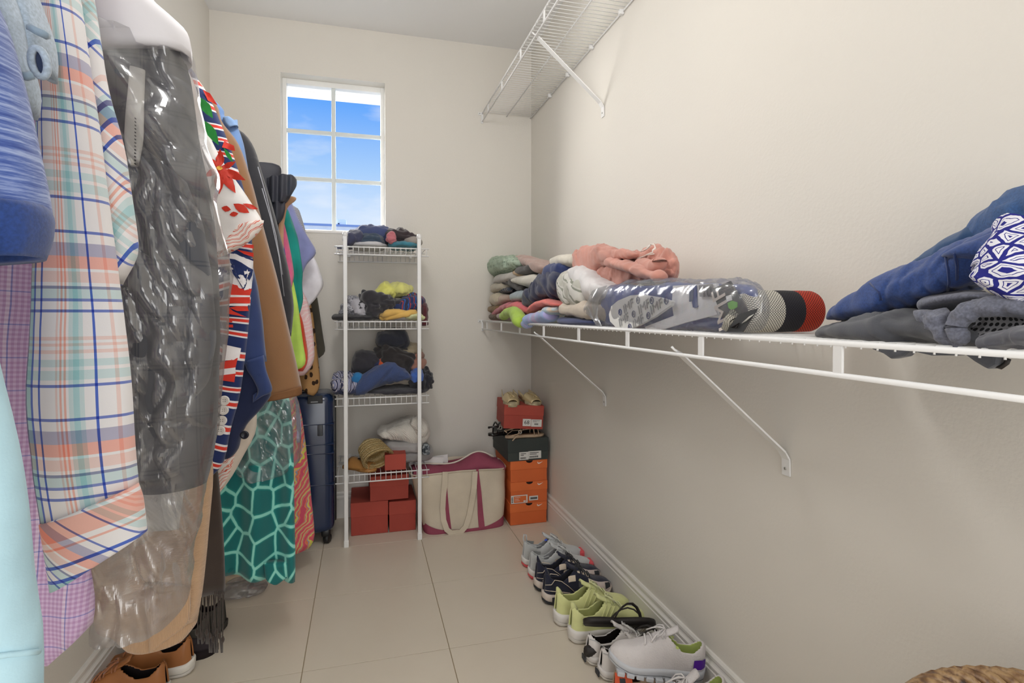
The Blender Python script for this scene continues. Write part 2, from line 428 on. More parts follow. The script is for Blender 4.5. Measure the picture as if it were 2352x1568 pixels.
# ================================================================== tower rack against the back wall
RK = thing('wire_rack', 'narrow white wire rack with four shelves below the window', 'rack', (.095, 3.0, 0))
for x, lean in ((-.0825, -.014), (.2745, .004)):
    p = MB().box((x - .0095, 2.795, .03), (x + .0095, 2.814, 1.525)).build('post', WHITE_WIRE, RK, smooth=False, bevel=.003)
    MB().box((x - .0115, 2.793, 0), (x + .0115, 2.816, .035)).build('foot', WHITE_WIRE, p, smooth=False, bevel=.003)
    MB().lathe([(0, 1.548), (.008, 1.545), (.0125, 1.537), (.0125, 1.525), (.010, 1.522), (0, 1.522)], 12, (x, 2.8045, 0)).build('cap', WHITE_WIRE, p)
RZ = (1.474, 1.105, 0.727, 0.346)
for si, z in enumerate(RZ):
    sh = MB()
    x0, x1, yf, yb = -.134, .326, 2.822, 3.216
    so = MB().tube([(x0, yf, z), (x1, yf, z)], .0034, 8).build('shelf', WHITE_WIRE, RK)
    for y, zz_ in ((yf, z - .037), (yb, z), (yb, z - .037), ((yf + yb) / 2, z - .003)):
        MB().tube([(x0, y, zz_), (x1, y, zz_)], .0034 if y != (yf + yb) / 2 else .0028, 8).build('rail', WHITE_WIRE, so)
    w0 = None
    for k in range(18):
        x = x0 + .012 + k * (x1 - x0 - .024) / 17
        if w0 is None:
            w0 = MB().tube([(0, yf - .001, z - .037), (0, yf - .001, z + .001), (0, yf + .003, z + .0035), (0, yb, z + .0035), (0, yb, z - .037)], .0016, 5).build('wire', WHITE_WIRE, None, local=True)
            w0.parent = so; w0.location = (x - RK.location.x, -RK.location.y, 0)
        else: inst(w0, so, (x - RK.location.x, -RK.location.y, 0))
    for x in (x0 + .06, x1 - .06):
        MB().box((x - .008, yb - .004, z - .012), (x + .008, YB - .0005, z + .01)).build('wall_clip', WHITE_WIRE, so, smooth=False, bevel=.002)
# ================================================================== cloth patterns
def plaid_mat(name, pu, pv, su, sv, rot=0.0, base='#e6e3e4'):
    t = NT(name); v = t.obj((1 / pu, 1 / pv, 1), (0, 0, rot), uv=True); sp = t.n('SeparateXYZ'); t.t.links.new(v, sp.inputs[0])
    a = t.ramp(t.math('FRACT', sp.outputs[0]), su); b = t.ramp(t.math('FRACT', sp.outputs[1]), sv)
    c = t.mix(1.0, t.mix(1.0, base, a, 'MULTIPLY'), b, 'MULTIPLY')
    t.bump(t.noise(t.obj(), 500, 2), .2, .0006)
    return t.done(c, .85, .2, 0, .2)
W_, CO, CP, TE, TP, BL, NG, NV = '#ffffff', '#ffc9ba', '#fde4dd', '#bce6e9', '#dcf1f2', '#5a79d8', '#c3c2d8', '#6d72a0'
SU = [(0, W_), (.06, CP), (.09, W_), (.12, CO), (.145, W_), (.165, CO), (.19, W_), (.21, CP), (.235, TP), (.29, TE), (.345, TP), (.375, W_), (.45, BL), (.485, W_), (.70, TE), (.73, NV), (.765, TE), (.84, BL), (.875, W_), (.94, BL), (.965, W_)]
SV = [(0, W_), (.10, '#7d8fd6'), (.115, W_), (.16, '#8c9bd8'), (.175, TP), (.225, '#9aa3c0'), (.24, W_), (.26, CP), (.32, W_), (.335, '#ffc3b5'), (.40, NG), (.47, W_), (.52, '#7d8fd6'), (.538, W_), (.70, '#7d8fd6'), (.715, W_), (.74, TP), (.79, W_), (.81, TP), (.85, W_), (.88, CP), (.90, W_), (.92, CP), (.935, W_), (.95, CP), (.97, W_)]
SU = [(0, TP), (.03, NV), (.06, TE), (.125, BL), (.15, W_), (.215, BL), (.24, W_), (.40, CP), (.42, W_), (.44, CO), (.46, W_), (.48, CO), (.50, W_), (.52, TP), (.56, TE), (.61, TP), (.65, W_), (.735, BL), (.76, W_), (.90, CP), (.93, W_)]
PLAID = plaid_mat('coral_teal_blue_plaid', .17, .225, SU, SV)
PLAID_BIAS = plaid_mat('coral_teal_blue_plaid_bias', .15, .20, SU, SV, math.radians(36))
PLAID_CUFF = plaid_mat('coral_teal_blue_plaid_cuff', .20, .092, SV, [(0, W_), (.06, CO), (.30, W_), (.34, CO), (.42, NV), (.47, TE), (.60, BL), (.64, W_), (.76, BL), (.80, W_), (.97, CO)], math.radians(-31))
LAV = plaid_mat('lavender_check', .040, .046, [(i / 7, W_ if i == 6 else '#f4eaf6') if q == 0 else (i / 7 + .07, '#e2cfe6') for i in range(7) for q in (0, 1)][:-1] + [(.955, '#aab4e0')], [(i / 7 + (.07 if q else 0), '#e6d3e6' if q else '#f6eef8') for i in range(7) for q in (0, 1)][:-1] + [(.96, '#b4bce4')], .05, '#e3d8e6')
SUIT = plaid_mat('grey_glen_check', .075, .085, [(0, W_), (.30, '#d0d6e0'), (.33, W_), (.36, '#d0d6e0'), (.39, W_), (.80, '#dfe3e8'), (.83, W_)], [(0, W_), (.4, '#d0d6e0'), (.43, W_), (.48, '#d9dde4'), (.51, W_)], 0, '#54555a')
def heather_mat():
    t = NT('blue_heather_jersey'); v = t.obj((14, 14, 260), (0, .12, 0))
    t.bump(t.noise(t.obj(), 400, 2), .2, .0006)
    return t.done(t.ramp(t.noise(v, 1.0, 5, .75), [(.30, '#1f3a86'), (.47, '#4f66a8'), (.60, '#8f9fca'), (.75, '#a9b5d6')], False), .85, .2, 0, .3)
HEATHER = heather_mat()
def giraffe_mat():
    t = NT('teal_giraffe_print'); v = t.obj((19, 13, 1), uv=True)
    nz = t.n('TexNoise', i_Scale=1.5); t.t.links.new(v, nz.inputs['Vector'])
    m = t.mix(.10, v, nz.outputs['Color'], 'ADD')
    q = t.n('TexVoronoi', feature='DISTANCE_TO_EDGE', voronoi_dimensions='2D'); t.t.links.new(m, q.inputs['Vector']); q.inputs['Scale'].default_value = 1.0
    c = t.ramp(q.outputs['Distance'], [(0, '#9be4d6'), (.06, '#8adccf'), (.085, '#128a84'), (.16, '#0b6f70')], False)
    return t.done(c, .75, .3, 0, .2)
GIRAFFE = giraffe_mat()
def spots_mat(name, base, stops, scale, uv=True, stretch=(1, 1, 1)):
    t = NT(name); v = t.obj(stretch, uv=uv)
    q = t.n('TexVoronoi', feature='F1'); t.t.links.new(v, q.inputs['Vector']); q.inputs['Scale'].default_value = scale
    nz = t.noise(v, scale * 1.3, 3)
    d = t.math('ADD', q.outputs['Distance'], t.math('MULTIPLY', t.math('SUBTRACT', nz, .5), .5))
    return t.done(t.ramp(d, stops), .85, .2)
LEOPARD = spots_mat('tan_spotted_print', 0, [(0, '#3a2a20'), (.28, '#3a2a20'), (.33, '#b28a5c'), (1, '#b28a5c')], 42, True, (1, .6, 1))
def swirl_mat(name, cols, scale, dist=4.0, rot=.4, det=2, kind='BANDS'):
    t = NT(name); v = t.obj((1, 1, 1), (0, 0, rot), uv=True)
    w = t.n('TexWave', wave_type=kind); t.t.links.new(v, w.inputs['Vector']); w.inputs['Scale'].default_value = scale
    w.inputs['Distortion'].default_value = dist; w.inputs['Detail'].default_value = det; w.inputs['Detail Scale'].default_value = 1.2
    n = len(cols)
    return t.done(t.ramp(w.outputs['Fac'], [(i / n, c) for i, c in enumerate(cols)]), .8, .25, 0, .15)
PATPRINT = swirl_mat('navy_red_white_team_print', ['#1d2f63', '#e8e6ea', '#dc3a2b', '#dc3a2b', '#e8e6ea', '#1d2f63', '#1d2f63'], 3.6, 5.0, 1.75, 1)
PAISLEY = swirl_mat('coral_lime_paisley', ['#d9526e', '#e98a6a', '#e07a54', '#8f9fb8', '#f0b27e', '#d7d85a', '#e0616f'], 7.0, 9.0, .5, 3)
REDFLORAL = swirl_mat('red_cream_floral', ['#eadfd8', '#d5553f', '#eadfd8', '#e08b78', '#f0e8e2'], 14.0, 9.0, .9, 3)
PINKFLORAL = swirl_mat('pink_white_sprig', ['#f2d9da', '#f5e6e6', '#e8929a', '#f5e6e6', '#f0c4c8'], 16.0, 8.0, 1.1, 3)
def leaf_mat(name, edge, fill, sc):
    t = NT(name); v = t.obj((sc, sc * .6, sc), (.3, .2, .5)); nz = t.n('TexNoise', i_Scale=1.2); t.t.links.new(v, nz.inputs['Vector'])
    q = t.n('TexVoronoi', feature='DISTANCE_TO_EDGE'); t.t.links.new(t.mix(.35, v, nz.outputs['Color'], 'ADD'), q.inputs['Vector']); q.inputs['Scale'].default_value = 1.0
    return t.done(t.ramp(q.outputs['Distance'], [(0, edge), (.085, fill), (.19, fill), (.20, edge), (.235, fill), (.34, edge)]), .85, .2)
BLUEWHITE = leaf_mat('blue_white_leaf_print', '#2d2f86', '#e9e9f2', 62)
STRIPE = swirl_mat('grey_fine_stripe', ['#5c6070', '#d5d6dc'], 55.0, 0.3, PI / 2 + .4, 0)
def rib_mat(name, c, scale=120, direction='Z'):
    t = NT(name); v = t.obj(); w = t.n('TexWave', wave_type='BANDS', bands_direction=direction); t.t.links.new(v, w.inputs['Vector']); w.inputs['Scale'].default_value = scale / 6.28 * 2
    w.inputs['Distortion'].default_value = .4
    t.bump(w.outputs['Fac'], .5, .0015); dk = tuple(q * .86 for q in lin(c)) + (1,)
    return t.done(t.mix(w.outputs['Fac'], dk, c4(c)), .9, .15, 0, .3)
TANKNIT = rib_mat('tan_rib_knit', '#c9a684', 420)
TANRIB = rib_mat('tan_rib_hem', '#c4a07e', 420, 'X')
def film_mat(name, tint, haze, gloss, bs=28.0, strength=.8):
    """thin clear plastic: mostly see-through, glossy creases, a little milky"""
    t = NT(name); v = t.obj()
    tr = t.n('BsdfTransparent'); tr.inputs[0].default_value = c4(tint)
    gl_ = t.n('BsdfGlossy'); gl_.inputs['Roughness'].default_value = .20
    df = t.n('BsdfDiffuse'); df.inputs[0].default_value = (.9, .9, .92, 1)
    nz = t.n('TexNoise', noise_type='RIDGED_MULTIFRACTAL'); t.t.links.new(v, nz.inputs['Vector']); nz.inputs['Scale'].default_value = bs / 4; nz.inputs['Detail'].default_value = 3
    bp = t.n('Bump'); t.t.links.new(nz.outputs[0], bp.inputs['Height']); bp.inputs['Strength'].default_value = strength; bp.inputs['Distance'].default_value = .012
    t.t.links.new(bp.outputs[0], gl_.inputs['Normal'])
    lw = t.n('LayerWeight'); lw.inputs[0].default_value = .25; t.t.links.new(bp.outputs[0], lw.inputs['Normal'])
    f = t.math('ADD', gloss, t.math('MULTIPLY', lw.outputs['Fresnel'], .45))
    m1 = t.n('MixShader'); t.set(m1.inputs[0], f); t.t.links.new(tr.outputs[0], m1.inputs[1]); t.t.links.new(gl_.outputs[0], m1.inputs[2])
    m2 = t.n('MixShader'); m2.inputs[0].default_value = haze; t.t.links.new(m1.outputs[0], m2.inputs[1]); t.t.links.new(df.outputs[0], m2.inputs[2])
    t.t.links.new(m2.outputs[0], t.out.inputs[0]); return t.m
FILM = film_mat('clear_plastic_film', '#f6f6f8', .05, .15, 40, .5)
FILM2 = film_mat('milky_plastic_film', '#f8f9fc', .07, .13, 26, .5)
def sheer_mat(name, col, a):
    t = NT(name); tr = t.n('BsdfTransparent'); t.set(t.b.inputs['Base Color'], c4(col)); t.b.inputs['Roughness'].default_value = .6
    m = t.n('MixShader'); m.inputs[0].default_value = a; t.t.links.new(tr.outputs[0], m.inputs[1]); t.t.links.new(t.b.outputs[0], m.inputs[2]); t.t.links.new(m.outputs[0], t.out.inputs[0]); return t.m

# ================================================================== hanging clothes
RODX, RODZ = -0.47, 1.815
def edge_pts(pts, Y): return np.array([(lambda q: (q[0], q[2]))(at(a, b, Y=Y)) for a, b in pts])
class Hang:
    """flattened, folded tube of cloth hanging in the plane Y; R / L are its room-side and wall-side edges"""
    def __init__(s, Y, R, L=None, th=.026, fold=.010, freq=7.0, seed=0, top=True, wr=.003, rows=44, cols=28, hem=True, topz=1.79, ampt=.3, shear=0.0, crinkle=0.0, uvw=0.0):
        Rp = edge_pts(R, Y)
        if L is None: Lp = np.array([(max(-.735, min(-.50, 2 * RODX - x)), z) for x, z in Rp])
        else: Lp = edge_pts(L, Y)
        if top:
            x1, z1 = Rp[0]; xl = Lp[0][0]
            Rp = np.vstack([[(RODX + .035, topz)], [(RODX + .06, max(topz - .025, z1 + .005))], Rp]); Lp = np.vstack([[(RODX - .035, topz)], [(RODX - .06, max(topz - .025, z1 + .005))], Lp])
        d = np.r_[0, np.cumsum(np.hypot(*(np.diff(Rp, axis=0).T)) + np.hypot(*(np.diff(Lp, axis=0).T)) * .5 + 1e-6)]; d /= d[-1]
        t = np.linspace(0, 1, rows)
        Rr = np.stack([np.interp(t, d, Rp[:, i]) for i in (0, 1)], 1); Lr = np.stack([np.interp(t, d, Lp[:, i]) for i in (0, 1)], 1)
        for A in (Rr, Lr):
            for _ in range(2): A[1:-1] = .25 * A[:-2] + .5 * A[1:-1] + .25 * A[2:]
        S = np.linspace(0, 1, cols); prof = np.sqrt(np.clip(1 - np.abs(2 * S - 1) ** 3.2, 0, 1))
        X = Lr[:, :1] * (1 - S) + Rr[:, :1] * S; Z = Lr[:, 1:] * (1 - S) + Rr[:, 1:] * S
        amp = (ampt + (1 - ampt) * t)[:, None]
        ph = 1.6 * vn(0, 0, Z * 2.2 + seed, seed) + seed * 1.7
        F = fold * amp * (.75 * np.sin(2 * PI * freq * X + ph) + .55 * vn(X * freq * 1.8, seed * 3.1, Z * 2.0, seed + 5))
        F = F + wr * (vn(X * 26, seed, Z * 11, seed + 9) + .6 * (1 - 2 * np.abs(vn(X * 14 + Z * 7, seed, Z * 16, seed + 2))))
        F = F + shear * (S[None, :] - .5)
        if crinkle:
            for k_, (fr_, am_) in enumerate(((9, 1.0), (19, .55), (38, .28))):
                u_ = X * fr_ + .6 * vn(X * fr_ * .5, k_, Z * fr_ * .5, seed + 31); v_ = Z * fr_ * .62 + .8 * vn(X * fr_ * .5, k_ + 4, Z * fr_ * .5, seed + 32)
                F = F + crinkle * am_ * (1 - 3.0 * np.abs(vn(u_, 2.5 + k_, v_ + u_ * .7, seed + 33 + k_)))
        fr = np.stack([X, Y - th * prof + F, Z], -1); bk = np.stack([X, Y + th * prof + F * .8, Z], -1)[:, ::-1][:, 1:-1]
        V = np.concatenate([fr, bk], 1); s.front = fr.reshape(-1, 3); s.Y = Y
        UV = np.stack([V[..., 0], V[..., 2]], -1)
        if uvw: UV[:, :, 0] = (np.r_[S, S[::-1][1:-1]] * uvw)[None]
        s.mb = MB()
        if hem:
            c = V[-1].copy(); mid = np.concatenate([(F[-1] + Y), (F[-1] * .9 + Y)[::-1][1:-1]])
            r1 = c.copy(); r1[:, 1] = mid + (c[:, 1] - mid) * .55; xm_ = c[:, 0].mean(); r1[:, 0] = xm_ + (c[:, 0] - xm_) * .96; r1[:, 2] += .002
            r2 = r1.copy(); r2[:, 0] = xm_ + (c[:, 0] - xm_) * .86; r2[:, 2] += .018
            V = np.concatenate([V, r1[None], r2[None]], 0); UV = np.concatenate([UV, UV[-1:], UV[-1:]], 0)
        s.mb.grid(V, wv=True, UV=UV)
        m = V.shape[1]; n = V.shape[0]
        s.mb.f.append(tuple(range(m))[::-1]); s.mb.f.append(tuple((n - 1) * m + i for i in range(m))); s.mb.mi += [0, 0]
    def build(s, name, mat, parent=None, **k): return s.mb.build(name, mat, parent, **k)
    def y(s, x, z):
        d = (s.front[:, 0] - x) ** 2 + (s.front[:, 2] - z) ** 2; i = np.argsort(d)[:4]; w = 1 / (d[i] + 1e-6)
        return float((s.front[i, 1] * w).sum() / w.sum())
    def decal(s, name, mat, parent, polys, off=.0035, cuts=2):
        """flat print: polygons (measured points) laid on the cloth surface"""
        bm = bmesh.new()
        for poly in polys:
            E = edge_pts(poly, s.Y - .02)
            try: bm.faces.new([bm.verts.new((x, s.Y, z)) for x, z in E])
            except ValueError: pass
        bmesh.ops.triangulate(bm, faces=bm.faces)
        bmesh.ops.subdivide_edges(bm, edges=bm.edges, cuts=cuts, use_grid_fill=True)
        bmesh.ops.triangulate(bm, faces=bm.faces)
        off0 = np.array(wloc(parent))
        for v in bm.verts: v.co = Vector((v.co.x, s.y(v.co.x, v.co.z) - off, v.co.z)) - Vector(off0)
        me = bpy.data.meshes.new(name); bm.to_mesh(me); bm.free(); me.materials.append(mat)
        for p_ in me.polygons: p_.use_smooth = True
        o = bpy.data.objects.new(name, me); C.objects.link(o); o.parent = parent
        return o
    def base(s): 
        f = s.front; return (float(f[:, 0].mean()), s.Y, float(f[:, 2].min()))

def single(name, label, cat, mat, Y, R, L=None, group=None, **k):
    h = Hang(Y, R, L, **k); o = h.build(name, mat); tag(o, label, cat, group); return h, o

# the rod itself
rod = thing('closet_rod', 'white closet rod that the clothes hang from along the cream wall', 'rod', (RODX, 1.7, 1.78))
MB().tube([(RODX, -.2, RODZ), (RODX, YB - .004, RODZ)], .0125, 12).build('bar', WHITE_WIRE, rod)
for y in (.3, 1.4, 2.5):
    MB().tube([(RODX, y, RODZ + .012), (RODX, y, RODZ + .05), (XL + .012, y, RODZ + .05)], .006, 6).build('bracket', WHITE_WIRE, rod)
MB().lathe([(0, 0), (.028, 0), (.028, .012), (0, .012)], 14).build('end_socket', WHITE_WIRE, rod, local=True).matrix_local = Matrix.Translation((0, YB - 1.7, RODZ - 1.78)) @ Matrix.Rotation(PI / 2, 4, 'X')

# --- light blue long sleeved shirt
h = Hang(.52, [(-60, 500), (-20, 780), (0, 865), (28, 960), (55, 1100), (75, 1250), (93, 1400), (106, 1500), (100, 1640), (96, 1800)], [(-420, 520), (-420, 780), (-420, 865), (-420, 960), (-420, 1100), (-420, 1250), (-420, 1400), (-420, 1500), (-420, 1640), (-420, 1800)], th=.03, fold=.008, seed=3)
t_ = thing('long_sleeve_shirt', 'pale aqua jersey long sleeved shirt with a cuff seam, hanging first on the rod', 'shirt', h.base())
AQUA = fab('#b4d8e6', 'aqua_jersey', sheen=.1); h.build('body', AQUA, t_)
pt_ = [on_cloth([h.mb], a, b, .001) for a, b in ((-110, 1520), (-60, 1514), (-20, 1508), (20, 1503), (60, 1499), (90, 1496))]
MB().tube([q for q in pt_ if q is not None], .0022, 6).build('cuff_seam', AQUA, t_)
# --- blue heather tee
h = Hang(.60, [(-190, -330), (-95, -150), (0, 22), (40, 170), (72, 300), (95, 400), (109, 490), (104, 545), (84, 590)], [(-330, -300), (-330, -150), (-300, 22), (-280, 170), (-270, 300), (-260, 400), (-220, 530), (-190, 590), (-170, 612)], th=.035, fold=.008, seed=4, ampt=.6)
t_ = thing('polo_shirt', 'blue heather striped tee whose short sleeve hem hangs open', 'shirt', h.base())
h.build('sleeve', HEATHER, t_)
h2 = Hang(.585, [(96, 470), (109, 492), (104, 548), (86, 590)], [(-200, 478), (-200, 500), (-200, 575), (-200, 612)], th=.04, fold=.006, seed=4, top=False, rows=12); h2.build('sleeve_hem', fab('#24407f', heather=.05), t_)
hb = Hang(.64, [(-150, -330), (-60, 0), (-40, 600), (-30, 1100)], [(-500, -330), (-500, 0), (-500, 600), (-500, 1100)], th=.02, seed=5); hb.build('body', HEATHER, t_)
# --- grey blue sweatshirt, cuffs turned
GB = fab('#a7b6c6', heather=.03)
h = Hang(.69, [(20, -250), (60, -60), (98, 60), (107, 85), (109, 140), (104, 168)], [(-120, -250), (-60, -60), (55, 60), (58, 100), (62, 150), (75, 162)], th=.028, fold=.006, seed=6, ampt=.7)
t_ = thing('sweatshirt', 'grey blue sweatshirt with cuffed sleeves beside the plaid shirt', 'sweatshirt', h.base())
h.build('sleeve', GB, t_)
h = Hang(.665, [(-60, -250), (10, -60), (52, 40), (68, 140), (88, 205), (86, 238), (62, 258)], [(-200, -250), (-160, -60), (-120, 40), (-60, 140), (0, 205), (20, 230), (40, 256)], th=.03, fold=.006, seed=7, ampt=.7); h.build('sleeve', GB, t_)
MB().tube([at(68, 62, Y=.655), at(85, 72, Y=.652), at(100, 78, Y=.655), at(107, 82, Y=.665)], .004, 6).build('cuff_seam', fab('#8497a8'), t_)
MB().tube([at(45, 172, Y=.63), at(60, 176, Y=.63), at(75, 172, Y=.632)], .004, 6).build('cuff_seam', fab('#8497a8'), t_)
cc_ = at(93, 146, Y=.652); el_ = [cc_ + np.array([.0065 * math.cos(a), -.002 - .004 * math.sin(a), .0125 * math.sin(a)]) for a in np.linspace(0, 2 * PI, 20, endpoint=False)]
co_ = MB().tube(el_, .0035, 6, closed=True).build('cuff_rim', GB, t_)
MB().add([cc_ + np.array([0, .0015, 0])] + [p + np.array([0, .0015, 0]) for p in el_], [(0, k + 1, (k + 1) % 20 + 1) for k in range(20)]).build('cuff_shade_disc', fab('#2f3b58'), t_)  # dark disc paints the shade inside the hollow cuff

# --- coral, teal and blue plaid shirt
h = Hang(.80, [(150, -200), (168, -60), (183, 0), (201, 150), (226, 300), (247, 480), (264, 600), (276, 690), (291, 800), (301, 900), (305, 1000), (310, 1080), (315, 1118)],
         [(60, -200), (85, -60), (92, 0), (100, 150), (95, 300), (92, 480), (84, 600), (78, 690), (64, 800), (52, 920), (62, 1010), (80, 1120), (97, 1203)], th=.024, fold=.007, freq=9, seed=11, wr=.0015, ampt=.5, uvw=.17)
t_ = thing('plaid_shirt', 'white long sleeved shirt in coral, teal and blue plaid', 'shirt', h.base())
h.build('sleeve', PLAID, t_)
hc = Hang(.795, [(316, 1112), (326, 1140), (332, 1190), (335, 1222)], [(95, 1200), (104, 1250), (112, 1300), (121, 1352)], th=.028, fold=.007, freq=9, seed=11, wr=.001, top=False, rows=14); hc.build('cuff', PLAID_CUFF, t_)
hb = Hang(.86, [(185, -200), (205, -60), (218, 0), (247, 200), (284, 330), (305, 470), (317, 560), (318, 585), (300, 615), (272, 652)], [(60, -200), (90, -60), (110, 0), (130, 200), (150, 330), (170, 470), (190, 560), (210, 600), (230, 630), (262, 655)], th=.02, fold=.006, seed=12, wr=.001)
hb.build('back_sleeve', PLAID_BIAS, t_)
# --- lavender check shirt
h = Hang(.94, [(120, -100), (130, 300), (140, 600), (150, 900), (165, 1100), (200, 1240), (217, 1330), (226, 1395), (215, 1428)], [(-140, -100), (-140, 300), (-140, 600), (-140, 900), (-140, 1100), (-110, 1300), (-60, 1440), (20, 1540), (104, 1534)], th=.022, fold=.010, freq=10, seed=13)
o_ = h.build('check_shirt', LAV); tag(o_, 'lavender checked shirt whose hem shows below the plaid cuff', 'shirt')

# --- grey suit inside a dry cleaning bag
h = Hang(1.075, [(425, 132), (436, 160), (455, 330), (480, 430), (492, 520), (500, 640), (503, 760), (500, 900), (495, 1000), (480, 1085), (470, 1112)], [(140, 132), (140, 160), (150, 330), (160, 430), (170, 520), (250, 640), (290, 760), (308, 900), (314, 1000), (316, 1085), (318, 1122)], th=.035, fold=.012, freq=6, seed=21, ampt=.4)
suit = thing('suit', 'grey checked suit hanging in a clear dry cleaning bag', 'suit', h.base())
h.build('jacket', SUIT, suit)
h2 = Hang(1.03, [(430, 420), (470, 520), (490, 660), (496, 780), (480, 880), (430, 930)], [(320, 330), (330, 500), (350, 640), (385, 780), (405, 880), (412, 930)], th=.022, fold=.006, seed=22, top=False, ampt=.6); h2.build('sleeve', SUIT, suit)
h2 = Hang(1.03, [(395, 620), (405, 800), (402, 950), (408, 1040), (410, 1090)], [(296, 560), (300, 800), (304, 950), (308, 1040), (312, 1100)], th=.022, fold=.006, seed=23, top=False, ampt=.6); h2.build('sleeve', SUIT, suit)
h2 = Hang(1.012, [(332, 160), (330, 330), (318, 382)], [(296, 150), (285, 330), (300, 382)], th=.006, fold=.003, top=False, rows=16, seed=2); 
zl = h2.build('paper_label', M('cream_paper_label', '#dcdad2', .8), suit)
for k in range(14): MB().box(at(309 - k * .1, 270 + k * 8, Y=1.000), at(313, 274 + k * 8, Y=1.005)).build('hole', M('punch_hole', '#3a3a3a'), zl, smooth=False)
h2 = Hang(1.03, [(462, 1080), (475, 1020), (480, 1090), (405, 1135)], [(322, 1120), (322, 1110), (322, 1126), (322, 1138)], th=.004, fold=.002, top=False, rows=8, seed=2)
# cover
cp = Hang(1.05, [(318, -60), (352, 4), (382, 28), (412, 52), (433, 74), (440, 104), (438, 134)], [(60, -60), (90, 4), (120, 28), (150, 52), (180, 74), (200, 104), (205, 138)], th=.062, fold=.004, seed=24, wr=.002, rows=26, topz=1.80)
o_ = cp.build('shoulder_cover', M('white_paper_cover', '#dcdade', .7, bump=.2, bs=60)); tag(o_, 'white paper shoulder cover over the bagged grey suit', 'garment cover')
bg = Hang(1.075, [(438, 122), (446, 190), (470, 330), (505, 400), (508, 425), (497, 470), (514, 560), (525, 640), (521, 740), (506, 900), (492, 1000), (471, 1100), (446, 1250), (430, 1345), (418, 1400)], [(150, 122), (150, 190), (150, 330), (150, 400), (150, 425), (150, 470), (160, 560), (170, 640), (190, 740), (210, 900), (230, 1000), (245, 1100), (240, 1250), (225, 1380), (212, 1432)], th=.100, fold=.008, freq=7, seed=25, wr=.004, rows=190, cols=84, top=False, hem=False, ampt=.8, crinkle=.020)
o_ = bg.build('garment_bag', FILM, smooth=False); tag(o_, 'clear crinkled plastic dry cleaning bag over the grey suit', 'garment bag')

# --- tan ribbed dress behind the bag
h = Hang(1.24, [(420, 600), (470, 900), (492, 1080), (482, 1200), (474, 1290), (466, 1380), (456, 1416)], [(150, 600), (170, 900), (190, 1100), (195, 1200), (200, 1300), (205, 1390), (222, 1438)], th=.035, fold=.016, freq=6, seed=31)
t_ = thing('knit_dress', 'tan ribbed knit dress with a split hem above the brown shoes', 'dress', h.base())
h.build('skirt', TANKNIT, t_)
hb = Hang(1.245, [(458, 1400), (452, 1432), (428, 1462)], [(212, 1405), (240, 1450), (285, 1482)], th=.032, fold=.012, seed=31, top=False, rows=12); hb.build('hem', TANRIB, t_)
hb = Hang(1.20, [(440, 1350), (436, 1432), (350, 1494)], [(330, 1340), (336, 1440), (344, 1492)], th=.012, fold=.006, seed=32, top=False, rows=14); hb.build('front_split', TANRIB, t_)
h2 = Hang(1.20, [(425, 1010), (424, 1120), (410, 1215)], [(240, 1120), (240, 1160), (245, 1222)], th=.012, fold=.004, seed=33, top=False, rows=14)
o_ = h2.build('white_shirt', fab('#d9d8d2', knit=True)); tag(o_, 'white textured shirt tail showing under the bagged suit', 'shirt')

# --- white poinsettia shirt
h = Hang(1.33, [(430, 160), (447, 190), (475, 300), (510, 370), (560, 440), (604, 508), (601, 522), (575, 548), (530, 570)], [(180, 160), (180, 190), (180, 300), (190, 370), (200, 440), (300, 540), (380, 570), (440, 590), (470, 600)], th=.024, fold=.006, freq=8, seed=41, wr=.002)
t_ = thing('holiday_shirt', 'white short sleeved shirt printed with red poinsettias and green leaves', 'shirt', h.base())
h.build('sleeve', fab('#e9e6e4'), t_)
RED, GRN, GOLD = fab('#c8321f'), fab('#2f9a45'), fab('#e3a83f')
def petal(cx, cy, ang, l, w):
    ca, sa = math.cos(ang), math.sin(ang); q = []
    for a, b in ((0, 0), (.25, .7), (.5, 1), (.75, .65), (1, 0), (.75, -.65), (.5, -1), (.25, -.7)): q.append((cx + ca * a * l - sa * b * w * .5, cy + sa * a * l + ca * b * w * .5))
    return q
h.decal('flower', RED, t_, [petal(503, 385, a, l, w) for a, l, w in ((-1.6, 48, 18), (-.5, 40, 14), (.4, 62, 20), (1.0, 68, 22), (1.55, 62, 22), (2.5, 38, 16), (-2.4, 36, 14))])
h.decal('flower_centre', GOLD, t_, [petal(496, 385, 0, 14, 12)], off=.005)
h.decal('leaf', GRN, t_, [petal(452, 215, 1.0, 62, 22)]); h.decal('leaf', GRN, t_, [petal(466, 272, 1.05, 66, 22)]); h.decal('leaf', GRN, t_, [petal(510, 335, 1.0, 40, 10)])
h.decal('berry', RED, t_, [petal(510, 478, .2, 22, 14)]); h.decal('berry', RED, t_, [petal(528, 494, -.2, 20, 12)]); h.decal('berry', RED, t_, [petal(536, 468, .5, 40, 20)])
h.decal('berry', RED, t_, [petal(556, 466, .3, 34, 12)])
hb = Hang(1.325, [(606, 506), (602, 528), (572, 556), (532, 578)], [(540, 520), (520, 545), (500, 568), (490, 590)], th=.02, fold=.008, freq=20, seed=42, top=False, rows=10); hb.build('sleeve_cuff', REDFLORAL, t_)
hb = Hang(1.36, [(470, 560), (475, 800), (478, 1000), (470, 1060)], [(180, 560), (180, 800), (190, 1000), (190, 1060)], th=.02, fold=.01, seed=43, top=False); hb.build('body', REDFLORAL, t_)

